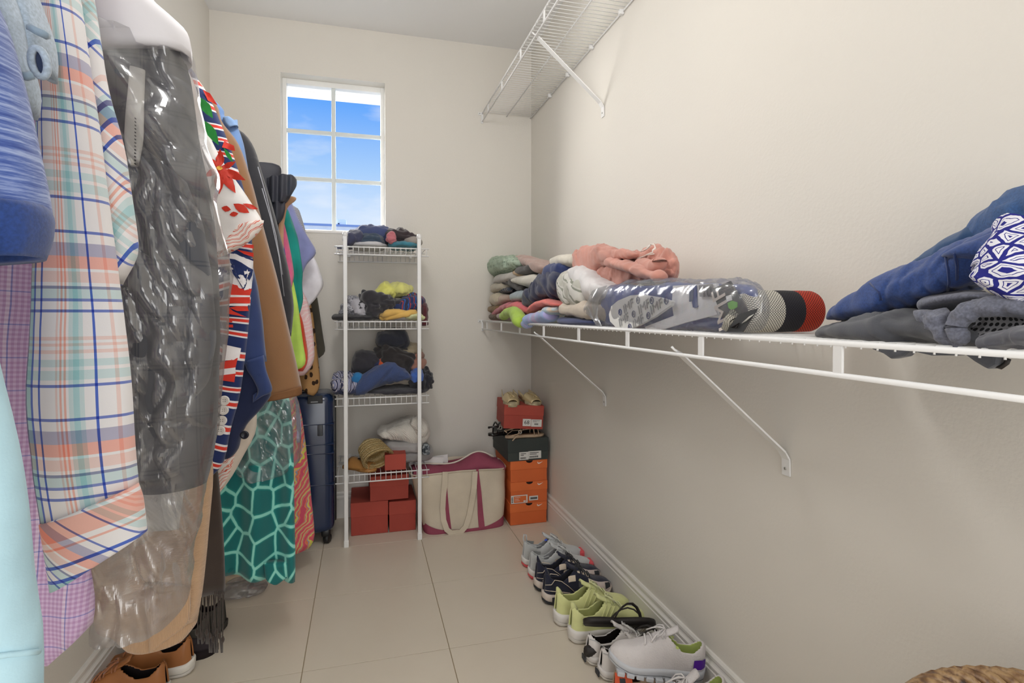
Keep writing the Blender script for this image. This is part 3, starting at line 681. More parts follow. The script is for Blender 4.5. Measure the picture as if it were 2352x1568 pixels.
# --- navy, red and white team shirt with emblem and buttons
h = Hang(1.43, [(430, 150), (443, 172), (475, 205), (510, 290), (545, 380), (572, 480), (580, 560), (579, 640), (571, 750), (560, 850), (550, 920), (528, 985), (519, 1050), (512, 1080), (484, 1096)], [(180, 150), (180, 172), (180, 205), (180, 290), (190, 380), (200, 480), (240, 560), (300, 640), (330, 750), (350, 850), (380, 920), (400, 985), (410, 1050), (420, 1085), (440, 1100)], th=.02, fold=.004, freq=5, seed=51, wr=.001)
t_ = thing('team_shirt', 'navy, red and white printed team shirt with a helmeted head emblem and white buttons', 'shirt', h.base())
h.build('front', PATPRINT, t_)
TN, TR, TWt = fab('#1d2f63'), fab('#d93a2c'), fab('#efedf0')
def zq(pts): return [(470 + a / 4.482, 560 + b / 4.482) for a, b in pts]
h.decal('emblem_ground', TWt, t_, [zq([(255, 85), (330, 105), (420, 145), (487, 170), (487, 300), (470, 455), (400, 478), (258, 402)])])
h.decal('navy_panel', TN, t_, [zq([(262, 45), (300, 60), (380, 115), (487, 150), (487, 168), (400, 140), (320, 105), (258, 95)])])
em = h.decal('emblem', TN, t_, [zq([(252, 150), (310, 158), (375, 190), (440, 235), (487, 260), (476, 320), (450, 372), (430, 352), (425, 405), (405, 455), (388, 466), (365, 420), (335, 365), (300, 320), (268, 290), (258, 264), (318, 262), (275, 240), (255, 228), (298, 208), (258, 195)])], off=.005)
h.decal('star', TWt, em, [zq([(430 + r * math.sin(a + .1), 290 - r * math.cos(a + .1)) for r, a in [((34 if i % 2 == 0 else 13), i * PI / 5) for i in range(10)]])], off=.0068, cuts=0)
h.decal('face', TWt, em, [zq([(345, 322), (365, 315), (392, 322), (385, 345), (408, 348), (420, 358), (425, 392), (414, 400), (417, 412), (406, 420), (404, 436), (391, 454), (375, 420), (352, 382), (338, 352), (358, 362), (374, 388), (376, 362), (352, 338)])], off=.0068)
for pl in ([(258, 405), (470, 462), (455, 528), (248, 524)], [(245, 548), (455, 545), (445, 612), (240, 608)], [(236, 640), (290, 690), (420, 752), (232, 718)], [(250, 655), (330, 690), (440, 690), (430, 640), (330, 640)], [(320, 55), (490, 85), (490, 128), (400, 100)], [(330, 0), (490, 0), (490, 38), (320, 22)], [(228, 768), (282, 766), (284, 808), (226, 806)], [(224, 832), (290, 830), (292, 860), (222, 858)]):
    h.decal('red_panel', TR, t_, [zq(pl)])
for pl in ([(248, 524), (455, 528), (455, 545), (245, 548)], [(255, 615), (440, 614), (432, 640), (250, 636)]):
    h.decal('white_panel', TWt, t_, [zq(pl)])
for pl in ([(506, 832), (545, 822), (540, 844), (505, 848)], [(503, 862), (540, 858), (537, 878), (502, 872)], [(470, 205), (478, 208), (496, 236), (474, 226), (462, 200)], [(512, 320), (534, 330), (536, 342), (508, 336)]):
    h.decal('red_panel', TR, t_, [pl])
for pl in ([(512, 790), (552, 800), (548, 826), (510, 828)], [(504, 848), (540, 844), (540, 858), (503, 862)]):
    h.decal('white_panel', TWt, t_, [pl])
for (a, b) in ((513, 921), (511, 943), (507, 967), (503, 990)):
    c = at(a, b, Y=1.40); c[1] = h.y(c[0], c[2]) - .004
    bo = MB().lathe([(0, 0), (.0085, 0), (.0115, .0015), (.0115, .0035), (.009, .0045), (.0065, .003), (0, .003)], 20).build('button', M('white_button', '#e4e2de', .35), t_, local=True)
    bo.matrix_local = Matrix.Translation(Vector(c) - t_.location) @ Matrix.Rotation(PI / 2, 4, 'X')
    for dx in (-.0022, .0022):
        for dz in (-.0022, .0022):
            hl = MB().tube([(dx, dz, .0025), (dx, dz, .0036)], .0009, 6).build('thread_hole', M('button_hole', '#55504a'), bo, local=True)

# --- dark fringed shawl
h = Hang(1.53, [(470, 900), (500, 1085), (508, 1180), (514, 1280), (516, 1352), (516, 1362)], [(380, 900), (390, 1085), (400, 1180), (420, 1280), (440, 1352), (448, 1362)], th=.02, fold=.012, freq=12, seed=61)
t_ = thing('shawl', 'dark brown shawl with long knotted fringe beside the tan dress', 'shawl', h.base())
DKB = fab('#3d322c'); h.build('cloth', DKB, t_)
fr = MB(); random.seed(4)
for k in range(17):
    x = 457 + k * 3.6; p0 = at(x, 1358, Y=1.525); y_ = 1.515 + .02 * random.random(); p1 = at(x + random.uniform(-3, 3), 1440, Y=y_); p2 = at(x + random.uniform(-5, 5), 1498 if k > 6 else 1478, Y=y_)
    fr.tube([p0, (p0 + p1) / 2 + np.array([random.uniform(-.003, .003), 0, 0]), p1, p2], [.0013, .0012, .0013, .0022], 5)
fo = fr.build('fringe', DKB, t_); fo['kind'] = 'stuff'
kn = MB()
for k in range(9):
    c = at(452 + k * 7.5, 1452 + (k % 3) * 8, Y=1.52); kn.lathe([(0, -.010), (.0032, -.005), (.0042, 0), (.0028, .006), (0, .010)], 8, c)
kn.build('fringe_knots', DKB, t_)['kind'] = 'stuff'

# --- navy button jacket
h = Hang(1.60, [(480, 320), (540, 480), (572, 575), (590, 650), (604, 745), (606, 780), (613, 830)], [(300, 320), (320, 480), (400, 575), (450, 650), (500, 745), (520, 800), (540, 838)], th=.024, fold=.008, freq=9, seed=65)
t_ = thing('jacket', 'navy cotton jacket with a flared cuff and a dark button', 'jacket', h.base())
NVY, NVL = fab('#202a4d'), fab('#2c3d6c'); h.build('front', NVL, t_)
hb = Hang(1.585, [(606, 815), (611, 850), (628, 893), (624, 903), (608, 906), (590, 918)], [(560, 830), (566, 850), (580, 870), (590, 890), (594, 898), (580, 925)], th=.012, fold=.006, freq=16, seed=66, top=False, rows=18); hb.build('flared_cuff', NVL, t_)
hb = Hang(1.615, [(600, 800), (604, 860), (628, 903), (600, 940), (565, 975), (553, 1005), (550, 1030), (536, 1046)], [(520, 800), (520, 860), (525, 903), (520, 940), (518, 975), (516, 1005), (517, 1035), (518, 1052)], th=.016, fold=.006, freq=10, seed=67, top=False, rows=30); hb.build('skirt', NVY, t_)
c = at(562, 998, Y=1.585)
bo = MB().lathe([(0, 0), (.009, 0), (.011, .002), (.011, .004), (.007, .0045), (.005, .003), (0, .003)], 18).build('button', M('dark_button', '#20222c', .3), t_, local=True); bo.matrix_local = Matrix.Translation(Vector(c) - t_.location) @ Matrix.Rotation(PI / 2, 4, 'X')
# grey slip between them
h = Hang(1.50, [(540, 620), (564, 760), (556, 850), (548, 900), (538, 945), (520, 985)], [(450, 620), (450, 760), (450, 850), (480, 900), (500, 945), (510, 985)], th=.01, fold=.003, seed=68); o_ = h.build('tank_top', fab('#b7b9bd')); tag(o_, 'pale grey tank top squeezed between the team shirt and navy jacket', 'top')

# --- cream linen dress with red floral facing
h = Hang(1.70, [(560, 800), (590, 940), (593, 985), (582, 1010), (560, 1040), (545, 1075), (520, 1115), (505, 1132)], [(300, 800), (320, 940), (380, 985), (420, 1010), (450, 1040), (470, 1075), (490, 1115), (500, 1135)], th=.016, fold=.008, freq=9, seed=71)
t_ = thing('linen_dress', 'cream linen wrap dress with red floral facing below the navy jacket', 'dress', h.base())
h.build('skirt', fab('#d8cbbd'), t_)
hb = Hang(1.675, [(545, 1015), (540, 1040), (532, 1075), (516, 1110), (504, 1134)], [(500, 1030), (500, 1050), (500, 1080), (500, 1110), (498, 1136)], th=.008, fold=.004, seed=72, top=False, rows=16); hb.build('facing', REDFLORAL, t_)

# --- brown suede coat
def suede():
    t = NT('brown_suede'); v = t.obj(); t.bump(t.noise(v, 260, 3), .25, .001)
    return t.done(t.mix(t.noise(v, 5, 5), '#7a5436', '#93693f'), .75, .25, 0, .4)
h = Hang(1.82, [(505, 285), (528, 298), (552, 335), (580, 420), (605, 520), (640, 650), (663, 755), (680, 830), (694, 896)], [(330, 285), (330, 298), (330, 335), (340, 420), (350, 520), (420, 650), (500, 755), (560, 850), (612, 914)], th=.034, fold=.007, freq=4, seed=81, wr=.0012)
t_ = thing('suede_coat', 'plain brown suede coat with a straight hem', 'coat', h.base()); h.build('body', suede(), t_)
hb = Hang(1.818, [(691, 886), (694.5, 897), (693, 905)], [(612, 905), (612, 915), (612, 920)], th=.036, fold=.006, freq=4, seed=81, top=False, rows=6); hb.build('hem', M('brown_hem', '#7c5535', .8), t_)
# --- denim shirt collar, black blazer
h = Hang(1.885, [(512, 268), (532, 272), (542, 284), (550, 300), (560, 330), (575, 420), (590, 520)], [(380, 268), (380, 272), (380, 284), (380, 300), (390, 330), (400, 420), (420, 520)], th=.02, fold=.006, seed=83, topz=1.80)
t_ = thing('denim_shirt', 'light denim shirt whose collar stands behind the brown coat', 'shirt', h.base()); h.build('body', fab('#6f8fc0'), t_)
hb = Hang(1.87, [(530, 270), (541, 278), (547, 290)], [(512, 272), (514, 284), (526, 296)], th=.016, fold=.003, top=False, rows=10, seed=3); hb.build('collar', fab('#86a6d2'), t_)
h = Hang(1.95, [(530, 290), (560, 300), (585, 338), (606, 410), (625, 470), (645, 545), (665, 625), (676, 705), (669, 772)], [(360, 290), (360, 300), (360, 338), (370, 410), (380, 470), (400, 545), (430, 625), (480, 705), (600, 790)], th=.034, fold=.006, freq=5, seed=84, wr=.001)
t_ = thing('blazer', 'black wool blazer with piped seams behind the brown coat', 'blazer', h.base()); BLK = fab('#2e2e33'); h.build('body', BLK, t_)
for q in ([(600, 430), (620, 500), (640, 590), (652, 680)], [(590, 380), (610, 450), (632, 540), (648, 630)]):
    pts = []
    for a, b in q:
        c = at(a, b, Y=1.92); c[1] = h.y(c[0], c[2]) - .002; pts.append(c)
    MB().tube(pts, .0016, 5).build('piping', fab('#a9aab2'), t_)

# --- teal giraffe print maxi skirt, its own clear bag
h = Hang(2.12, [(640, 800), (670, 925), (676, 1000), (678, 1080), (679, 1180), (681, 1270), (682, 1300), (680, 1326)], [(420, 800), (470, 925), (500, 1000), (508, 1080), (510, 1180), (514, 1270), (516, 1300), (518, 1316)], th=.030, fold=.040, freq=8.0, seed=91, rows=60, cols=48, ampt=.6)
t_ = thing('maxi_skirt', 'teal maxi skirt with a pale giraffe pattern and deep folds', 'skirt', h.base()); h.build('cloth', GIRAFFE, t_)
hb = Hang(2.09, [(666, 1290), (663, 1325), (640, 1340)], [(606, 1290), (610, 1335), (625, 1338)], th=.02, fold=.006, seed=93, top=False, rows=8); hb.build('hem_fold', GIRAFFE, t_)
bg = Hang(2.12, [(660, 860), (688, 925), (691, 1000), (690, 1040), (688, 1060), (672, 1078), (640, 1092)], [(520, 860), (530, 925), (545, 1000), (538, 1040), (532, 1060), (545, 1085), (570, 1096)], th=.070, fold=.010, freq=8, seed=92, wr=.004, rows=80, cols=60, top=False, hem=False, ampt=.8, crinkle=.016)
o_ = bg.build('garment_bag', FILM2, smooth=False); tag(o_, 'clear plastic bag covering the upper part of the teal giraffe skirt', 'garment bag')
# --- far end of the rod
def far(name, label, cat, mat, Y, R, L=None, **k):
    if L is None: L = [(max(330, a - 190), b) for a, b in R]
    h = Hang(Y, R, L, **dict(dict(th=.022, fold=.007, freq=9), **k)); o = h.build(name, mat); tag(o, label, cat); return h, o
h = Hang(2.27, [(575, 380), (608, 376), (632, 374), (645, 378), (648, 398), (640, 420), (640, 470), (640, 520), (636, 600)], [(440, 380)] * 2 + [(440, 376)] + [(440, 380), (440, 400), (450, 420), (460, 470), (470, 520), (480, 600)], th=.03, fold=.007, seed=101, topz=1.80)
t_ = thing('ruffled_blouse', 'sheer black blouse with stiff ruffled sleeves in front of the window', 'blouse', h.base()); SH = sheer_mat('sheer_black_organza', '#33343f', .86); h.build('body', SH, t_)
hb = Hang(2.25, [(666, 402), (681, 406), (682, 425), (672, 448), (654, 468)], [(612, 410), (612, 420), (614, 440), (618, 455), (622, 470)], th=.03, fold=.014, freq=30, seed=102, top=False, rows=18, ampt=.8); hb.build('ruffle', SH, t_)
hb = Hang(2.24, [(655, 465), (656, 480), (650, 500), (640, 514)], [(618, 465), (620, 480), (622, 500), (626, 516)], th=.022, fold=.010, freq=30, seed=103, top=False, rows=14, ampt=.8); hb.build('ruffle', SH, t_)
far('collared_shirt', 'peach collar of a shirt behind the black ruffles', 'shirt', fab('#c79a78'), 2.33, [(650, 452), (672, 450), (686, 454), (678, 464), (660, 474), (652, 520), (652, 600)], seed=104)
far('print_dress', 'royal blue and tan print dress narrow between hangers', 'dress', swirl_mat('blue_tan_print', ['#3a3fa0', '#3a3fa0', '#b9aa8c', '#2b2c45', '#3a3fa0'], 3.0, 4.0, .6, 1), 2.38, [(640, 510), (652, 560), (662, 620), (668, 680), (672, 740), (664, 780)], seed=105)
far('periwinkle_shirt', 'periwinkle blue shirt next to the black blazer', 'shirt', fab('#8ea2dd'), 2.345, [(636, 505), (646, 540), (652, 600), (656, 660)], seed=118)
far('pink_blouse', 'bright pink blouse edge beside the teal ruffle', 'top', fab('#e36a93'), 2.425, [(650, 500), (660, 540), (670, 590), (676, 632), (670, 660)], seed=106, th=.012)
far('lime_blouse', 'lime yellow satin blouse with a gathered edge', 'blouse', fab('#c6e86a', sheen=.1), 2.46, [(660, 600), (674, 645), (686, 705), (691, 745), (699, 800), (706, 835), (700, 846), (684, 848)], seed=107, th=.026, fold=.012)
h = Hang(2.52, [(650, 470), (662, 478), (672, 510), (684, 545), (690, 580), (697, 625), (694, 655), (698, 690), (690, 718), (686, 726)], [(520, 470), (520, 478), (520, 510), (520, 545), (520, 580), (520, 625), (530, 655), (540, 690), (550, 718), (560, 726)], th=.024, fold=.014, freq=18, seed=108, wr=.006)
tag(h.build('teal_blouse', fab('#1f8f86', sheen=.1)), 'shiny teal blouse with a ruffled front edge', 'blouse')
far('paisley_skirt', 'long coral and lime paisley skirt with a blue banded hem', 'skirt', PAISLEY, 2.60, [(660, 850), (690, 930), (698, 990), (706, 1060), (714, 1140), (722, 1210), (726, 1246), (712, 1258)], [(600, 850), (600, 930), (600, 990), (610, 1060), (620, 1140), (630, 1210), (640, 1262), (660, 1268)], th=.03, fold=.022, freq=9, seed=109)
far('lilac_dress', 'pale lilac dress edge above the paisley skirt', 'dress', fab('#b3aed0'), 2.575, [(670, 880), (682, 915), (690, 945), (694, 990), (690, 1015)], th=.012, seed=119)
h, o_ = far('chambray_shirt', 'faded blue chambray short sleeved shirt by the window', 'shirt', fab('#8d93c6'), 2.66, [(660, 450), (672, 468), (684, 500), (702, 535), (729, 578), (722, 590), (704, 606), (690, 640)], seed=110)
far('coral_blouse', 'coral red blouse hanging below the shiny teal one', 'blouse', fab('#e2502f'), 2.69, [(680, 700), (696, 735), (702, 775), (709, 815), (706, 842), (696, 852)], seed=111, th=.014)
far('striped_tee', 'fine grey striped tee with a folded collar', 'top', STRIPE, 2.715, [(668, 470), (686, 478), (690, 490), (698, 515), (706, 548), (700, 600)], seed=112, th=.018)
far('sprig_blouse', 'pink and white sprigged blouse with a rounded hem', 'blouse', PINKFLORAL, 2.745, [(690, 660), (708, 690), (715, 730), (721, 780), (723, 825), (714, 848), (698, 862)], seed=113, th=.02)
far('white_blouse', 'white cotton blouse with a pointed sleeve', 'blouse', fab('#eceaf2'), 2.79, [(700, 560), (716, 580), (728, 602), (738, 632), (746, 654), (735, 672), (722, 692), (706, 704), (700, 740)], seed=114, th=.02)
far('spotted_dress', 'tan spotted print dress above the navy suitcase', 'dress', LEOPARD, 2.83, [(700, 660), (716, 700), (724, 760), (731, 830), (736, 870), (734, 900), (722, 908)], [(600, 660), (600, 700), (610, 760), (640, 830), (670, 870), (690, 890), (704, 902)], seed=115, th=.02, fold=.010)
far('dark_chiffon_top', 'dark olive chiffon top hanging nearest the back wall', 'top', fab('#4a463c'), 2.98, [(705, 640), (728, 676), (735, 720), (742, 770), (750, 814), (736, 820)], [(620, 640), (650, 676), (690, 720), (722, 770), (730, 816), (732, 822)], seed=116, th=.012, fold=.004)
# ================================================================== things on the floor
def text(body, size, mat, parent, O, axis='-Y', name='lettering', rot=0.0, ext=.0003, shear=0.0, sx=1.0):
    cu = bpy.data.curves.new(name, 'FONT'); cu.body = body; cu.size = size; cu.align_x = 'CENTER'; cu.align_y = 'CENTER'; cu.extrude = ext; cu.shear = shear
    cu.resolution_u = 3
    tmp = bpy.data.objects.new(name + '_tmp', cu); me = bpy.data.meshes.new_from_object(tmp)
    bpy.data.objects.remove(tmp); bpy.data.curves.remove(cu)
    me.name = name; me.materials.clear(); me.materials.append(mat)
    o = bpy.data.objects.new(name, me); C.objects.link(o); o.parent = parent
    if axis == '-Y': R = Matrix(((1, 0, 0), (0, 0, -1), (0, 1, 0)))
    elif axis == '-X': R = Matrix(((0, 0, -1), (-1, 0, 0), (0, 1, 0)))
    else: R = Matrix.Identity(3)
    m = Matrix.Translation(Vector(O) - wloc(parent)) @ R.to_4x4() @ Matrix.Rotation(rot, 4, 'Z') @ Matrix.Diagonal((sx, 1, 1, 1))
    o.matrix_local = m
    return o
REDCARD = M('brick_red_card', '#a8483d', .65, .3, var=.05, vs=8)
REDLID = M('brick_red_card_lid', '#ae4c40', .65, .3, var=.05, vs=8)
ORANGE = M('orange_card', '#d96c3a', .6, .3, var=.04, vs=8); ORLID = M('orange_card_lid', '#e0733e', .6, .3, var=.04, vs=8)
BLKCARD = M('dark_grey_card', '#3f4543', .6, .3, var=.05); BLKLID = M('dark_grey_card_lid', '#3a403f', .6, .3, var=.05)
LBL = M('white_sticker', '#dcdad6', .6); INK = M('black_ink', '#2c2b2b', .7); WSW = M('white_print', '#f0e9e2', .6)
HOLE = M('dark_notch', '#241a18', .9)
def shoebox(label, x0, x1, y0, y1, z0, z1, lidh, bm_, lm_, rz=0.0, tilt=(0, 0), group=None):
    c = ((x0 + x1) / 2, (y0 + y1) / 2, z0)
    t = thing('shoe_box', label, 'box', c, 0, group, rot=(tilt[0], tilt[1], rz))
    a, b, hgt = (x1 - x0) / 2, (y1 - y0) / 2, z1 - z0
    MB().box((-a + .002, -b + .002, 0), (a - .002, b - .002, hgt - .004)).build('base', bm_, t, local=True, smooth=False, bevel=.0015)
    MB().box((-a, -b, hgt - lidh), (a, b, hgt)).build('lid', lm_, t, local=True, smooth=False, bevel=.002)
    t['half'] = (a, b, hgt)
    del t['half']
    return t, a, b, hgt
shoebox('brick red shoe box on the floor below the stacked red box, nearer the suitcase', -.065, .124, 2.93, 3.20, .001, .170, .075, REDCARD, REDLID)
shoebox('brick red shoe box on the floor beside the canvas tote', .128, .268, 2.93, 3.20, .001, .160, .070, REDCARD, REDLID)
shoebox('brick red shoe box stacked across two others under the rack', .028, .228, 2.93, 3.20, .171, .300, .055, REDCARD, REDLID, .02)
shoebox('small brick red box on the lowest rack shelf beside a straw hat', .106, .211, 2.835, 2.98, RZ[3] + .006, RZ[3] + .086, .078, REDCARD, REDLID, -.03)
def swoosh(parent, O, w):
    P = [(0, .32), (.10, .10), (.28, .04), (.50, .12), (1.0, .42), (.45, .26), (.25, .22), (.14, .30), (.12, .45)]
    return MB().prism([(a * w - w / 2, b * w - .2 * w) for a, b in P], -.0008, O, (1, 0, 0), (0, 0, 1)).build('swoosh_mark', WSW, parent, local=True, smooth=False)
for k, (lb, xo) in enumerate((('orange shoe box at the bottom of the corner stack', 0), ('orange shoe box with two stickers on its front, in the middle of the orange ones', .003), ('orange shoe box directly under the dark grey box', .002))):
    t, a, b, hg = shoebox(lb, .762 + xo, .972 + xo, 2.85, 3.19, .001 + k * .116, .001 + k * .116 + .1155, .048, ORANGE, ORLID)
    swoosh(t, (a - .042, -b - .0005, hg - .018), .032)
    MB().prism([(.019 * math.cos(q), .013 * math.sin(q)) for q in np.linspace(PI, 2 * PI, 13)], -.001, (.002, -b - .0005, hg - .001), (1, 0, 0), (0, 0, 1)).build('thumb_notch', HOLE, t, local=True, smooth=False)
    if k == 1:
        l1 = MB().box((-a + .002, -b - .0012, .002), (-a + .095, -b - .0002, .046)).build('sticker', LBL, t, local=True, smooth=False)
        MB().box((-a + .018, -b - .0018, .006), (-a + .088, -b - .0010, .041)).build('sticker_panel', ORLID, l1, local=True, smooth=False)
        for j in range(4): MB().box((-a + .005, -b - .002, .008 + j * .008), (-a + .014, -b - .001, .012 + j * .008)).build('print_line', INK, l1, local=True, smooth=False)
        for j, w_ in enumerate((.03, .022, .026)): MB().box((-a + .024, -b - .0024, .034 - j * .009), (-a + .024 + w_, -b - .0016, .036 - j * .009)).build('print_line', LBL, l1, local=True, smooth=False)
        MB().box((-a + .072, -b - .0024, .008), (-a + .085, -b - .0016, .016)).build('print_line', LBL, l1, local=True, smooth=False)
        l2 = MB().box((.0, -b - .0012, .012), (.05, -b - .0002, .036)).build('sticker', LBL, t, local=True, smooth=False)
        for j in range(16): MB().box((.006 + j * .0025, -b - .002, .018), (.0072 + j * .0025 + .0006 * (j % 3), -b - .001, .029)).build('barcode_bar', INK, l2, local=True, smooth=False)
t, a, b, hg = shoebox('dark grey shoe box with white stickers under the strappy sandals', .748, .980, 2.845, 3.20, .349, .4685, .075, BLKCARD, BLKLID)
for (u0, u1, v0, v1) in ((-.052, .0, .006, .048), (-.001, .072, .010, .050)):
    l = MB().box((u0, -b - .0016, v0), (u1, -b - .0002, v1)).build('sticker', LBL, t, local=True, smooth=False)
    for j in range(int((u1 - u0) / .0035) - 4): MB().box((u0 + .006 + j * .0032, -b - .0024, v0 + .005), (u0 + .0075 + j * .0032 + .0006 * (j % 2), -b - .0014, v0 + .014)).build('barcode_bar', INK, l, local=True, smooth=False)
    for j in range(2): MB().box((u0 + .007, -b - .0024, v1 - .010 - j * .008), (u1 - .014 - j * .012, -b - .0014, v1 - .007 - j * .008)).build('print_line', INK, l, local=True, smooth=False)
t, a, b, hg = shoebox('tilted brick red shoe box marked 68 at the top of the corner stack', .742, .962, 2.855, 3.14, .520, .648, .055, REDCARD, REDLID, -.10, (.0, .055))
l = MB().box((-.005, -b - .0016, .016), (.040, -b - .0002, .055)).build('sticker', LBL, t, local=True, smooth=False)
text('68', .030, INK, l, Vector((0, 0, 0)), '-Y', 'handwritten_number').matrix_local = Matrix.Translation((.0175, -b - .0018, .0355)) @ Matrix.Rotation(PI / 2, 4, 'X')
l = MB().box((.042, -b - .0016, .014), (.100, -b - .0002, .053)).build('sticker', LBL, t, local=True, smooth=False)
for j in range(10): MB().box((.060 + j * .0022, -b - .0024, .024), (.0612 + j * .0022, -b - .0014, .032)).build('barcode_bar', INK, l, local=True, smooth=False)
for j, w_ in enumerate((.040, .022)): MB().box((.050, -b - .0024, .046 - j * .006), (.050 + w_, -b - .0014, .0475 - j * .006)).build('print_line', INK, l, local=True, smooth=False)

# --- canvas tote
CANV = M('natural_canvas', '#d6cab7', .85, .2, var=.05, vs=9, bump=.35, bs=420); BURG = M('raspberry_canvas', '#9c4f63', .85, .2, var=.08, vs=12, bump=.35, bs=420)
tb = thing('tote_bag', 'cream canvas tote bag with raspberry trim standing by the orange boxes', 'bag', (.50, 2.95, 0))
def tote_ring(z, n=64, grow=0.0):
    f = z / .315
    xa = .305 + (-.068) * f; xb = .735 + .022 * f; ya = 2.838 - .004 * f; yb = 3.07 + .05 * f
    sag = .006 * math.sin(7 * z)
    a = np.linspace(0, 2 * PI, n, endpoint=False); e = .36
    cx, cy, hx, hy = (xa + xb) / 2, (ya + yb) / 2, (xb - xa) / 2 + grow, (yb - ya) / 2 + grow
    X = cx + hx * np.sign(np.cos(a)) * np.abs(np.cos(a)) ** e; Y = cy + hy * np.sign(np.sin(a)) * np.abs(np.sin(a)) ** .5
    Y = Y + .010 * vn(X * 9, z * 8, 0, 7) + sag; X = X + .006 * vn(Y * 9, z * 12, 3, 8)
    topdip = .010 * (f ** 2) * np.cos((X - cx) / hx * 2.2)
    return np.stack([X, Y, np.full(n, z) + topdip - .0], 1)
zsq = np.linspace(.0, .315, 26)
V = np.stack([tote_ring(z) for z in zsq]); V2 = np.stack([tote_ring(z, grow=-.006) for z in zsq[::-1][:14]])
MB().grid(np.concatenate([V, V2]), wv=True).build('body', CANV, tb)
Vb = np.stack([tote_ring(z, grow=.003) for z in np.linspace(0, .016, 4)])
# raspberry base rising at the corners
A = Vb[-1]; cx_ = .52
Vb2 = A.copy(); Vb2[:, 2] += .042 * np.clip((np.abs(Vb2[:, 0] - cx_) - .10) / .12, 0, 1) ** 1.4
m_ = MB(); m_.grid(np.concatenate([Vb, Vb2[None]]), wv=True); m_.f.append(tuple(range(64))); m_.mi.append(0); m_.build('base', BURG, tb)
rim = tote_ring(.313, grow=.002); MB().tube(rim, .0035, 6, closed=True).build('rim_binding', CANV, tb)
def tote_y(x, z):
    r = tote_ring(z, 400); q = r[r[:, 1] < 2.95]; return float(q[np.argmin(np.abs(q[:, 0] - x)), 1])
def ribbon(P, w, mat, name, parent, th=.003, side=(1, 0, 0)):
    P = np.asarray(P, float); T_ = np.gradient(P, axis=0); T_ /= np.linalg.norm(T_, axis=1)[:, None]
    N_ = np.array([0, -1.0, 0]); S_ = np.cross(T_, N_); S_ /= np.linalg.norm(S_, axis=1)[:, None] + 1e-9; w = np.broadcast_to(np.asarray(w, float), (len(P),))[:, None]
    A = P + S_ * w / 2; B = P - S_ * w / 2; n_ = N_ * th
    return MB().grid(np.stack([A, A + n_, B + n_, B], 1), wv=True).build(name, mat, parent, smooth=False)
def xz(px, py): q = at(px, py, Y=2.83); return q[0], q[2]
for pts in ([(1021, 1085), (1023, 1130), (1026, 1180), (1031, 1226)], [(1097, 1078), (1101, 1130), (1104, 1180), (1107, 1226)]):
    P = [];
    for px, py in pts:
        x, z = xz(px, py); P.append((x, tote_y(x, max(.012, z)) - .003, max(.012, z)))
    ribbon(P, [.012, .022, .030, .032], BURG, 'stripe', tb)
P = []
for px, py in ((1022, 1082), (1021, 1110), (1018, 1140), (1017, 1170), (1019, 1195), (1026, 1215), (1036, 1228), (1047, 1232), (1058, 1226), (1069, 1208), (1077, 1185), (1083, 1155), (1088, 1120), (1091, 1082)):
    x, z = xz(px, py); z = max(.006, z); P.append((x, tote_y(x, max(.02, z)) - .010, z))
P = np.array(P); P[5:9, 1] -= .008
ribbon(P, .028, CANV, 'strap', tb, .004)
# zip cover billowing out of the top
xs = np.linspace(.25, .742, 40); zc_ = []
cov = []
for x in xs:
    u = (x - .25) / .49; top = .318 + .062 * math.exp(-((u - .74) / .20) ** 2) + .016 * math.exp(-((u - .15) / .2) ** 2) + .004 * math.sin(19 * u)
    row = []
    for v in np.linspace(0, 1, 14):
        y = 2.866 + v * .235; row.append((x, y, .306 + (top - .306) * (math.sin(PI * min(1, v * 1.25 + .0)) ** .6 if v < .8 else max(0, math.sin(PI * min(1, v * 1.0))) ** .8) + .004 * vn(x * 30, y * 30, 0, 3)))
    cov.append(row)
MB().grid(np.array(cov)).build('zip_cover', BURG, tb, solid=.004)
zp = [(x, 2.866 + .36 * .235 + .02, .304 + .018 + .062 * math.exp(-(((x - .25) / .49 - .74) / .20) ** 2) + .016 * math.exp(-(((x - .25) / .49 - .15) / .2) ** 2)) for x in np.linspace(.27, .70, 30)]
MB().tube(zp, .0045, 6).build('zipper', M('cream_zip_tape', '#e5ddcf', .6), tb)
pa = MB()
for k, (x, z, r) in enumerate(((.34, .325, .10), (.37, .33, -.06), (.31, .322, .02))):
    pa.box((x - .07, 2.98 + k * .03, z - .02), (x + .08, 2.982 + k * .03, z + .045 - k * .01), Matrix.Rotation(r, 3, 'Y'))
o_ = pa.build('papers', M('white_paper', '#e4e2e2', .8), smooth=False); tag(o_, 'white papers sticking out of the canvas tote', 'papers')

# --- suitcase
SCM = NT('navy_polished_shell'); v_ = SCM.obj(); SCM.done(SCM.mix(SCM.noise(v_, 3, 3), '#15233f', '#22375c'), .18, .6)
sc = thing('suitcase', 'glossy navy hard shell suitcase standing behind the skirts', 'suitcase', (-.335, 2.965, 0))
sx0, sx1, sy0, sy1, sz0, sz1 = -.53, -.142, 2.85, 3.10, .05, .750
def rbox(x0, x1, y0, y1, z0, z1, r, seg=4):
    bm = bmesh.new(); bmesh.ops.create_cube(bm, size=1); bmesh.ops.scale(bm, vec=(x1 - x0, y1 - y0, z1 - z0), verts=bm.verts); bmesh.ops.translate(bm, vec=((x0 + x1) / 2, (y0 + y1) / 2, (z0 + z1) / 2), verts=bm.verts)
    bmesh.ops.bevel(bm, geom=bm.edges[:], offset=r, segments=seg, affect='EDGES', profile=.5)
    V = [v.co[:] for v in bm.verts]; bm.verts.index_update(); F = [[v.index for v in f.verts] for f in bm.faces]; bm.free(); return MB().add(V, F)
rbox(sx0, sx1, sy0, sy1, sz0, sz1, .045, 5).build('shell', SCM.m, sc)
DK = M('black_plastic', '#17181b', .4, .5)
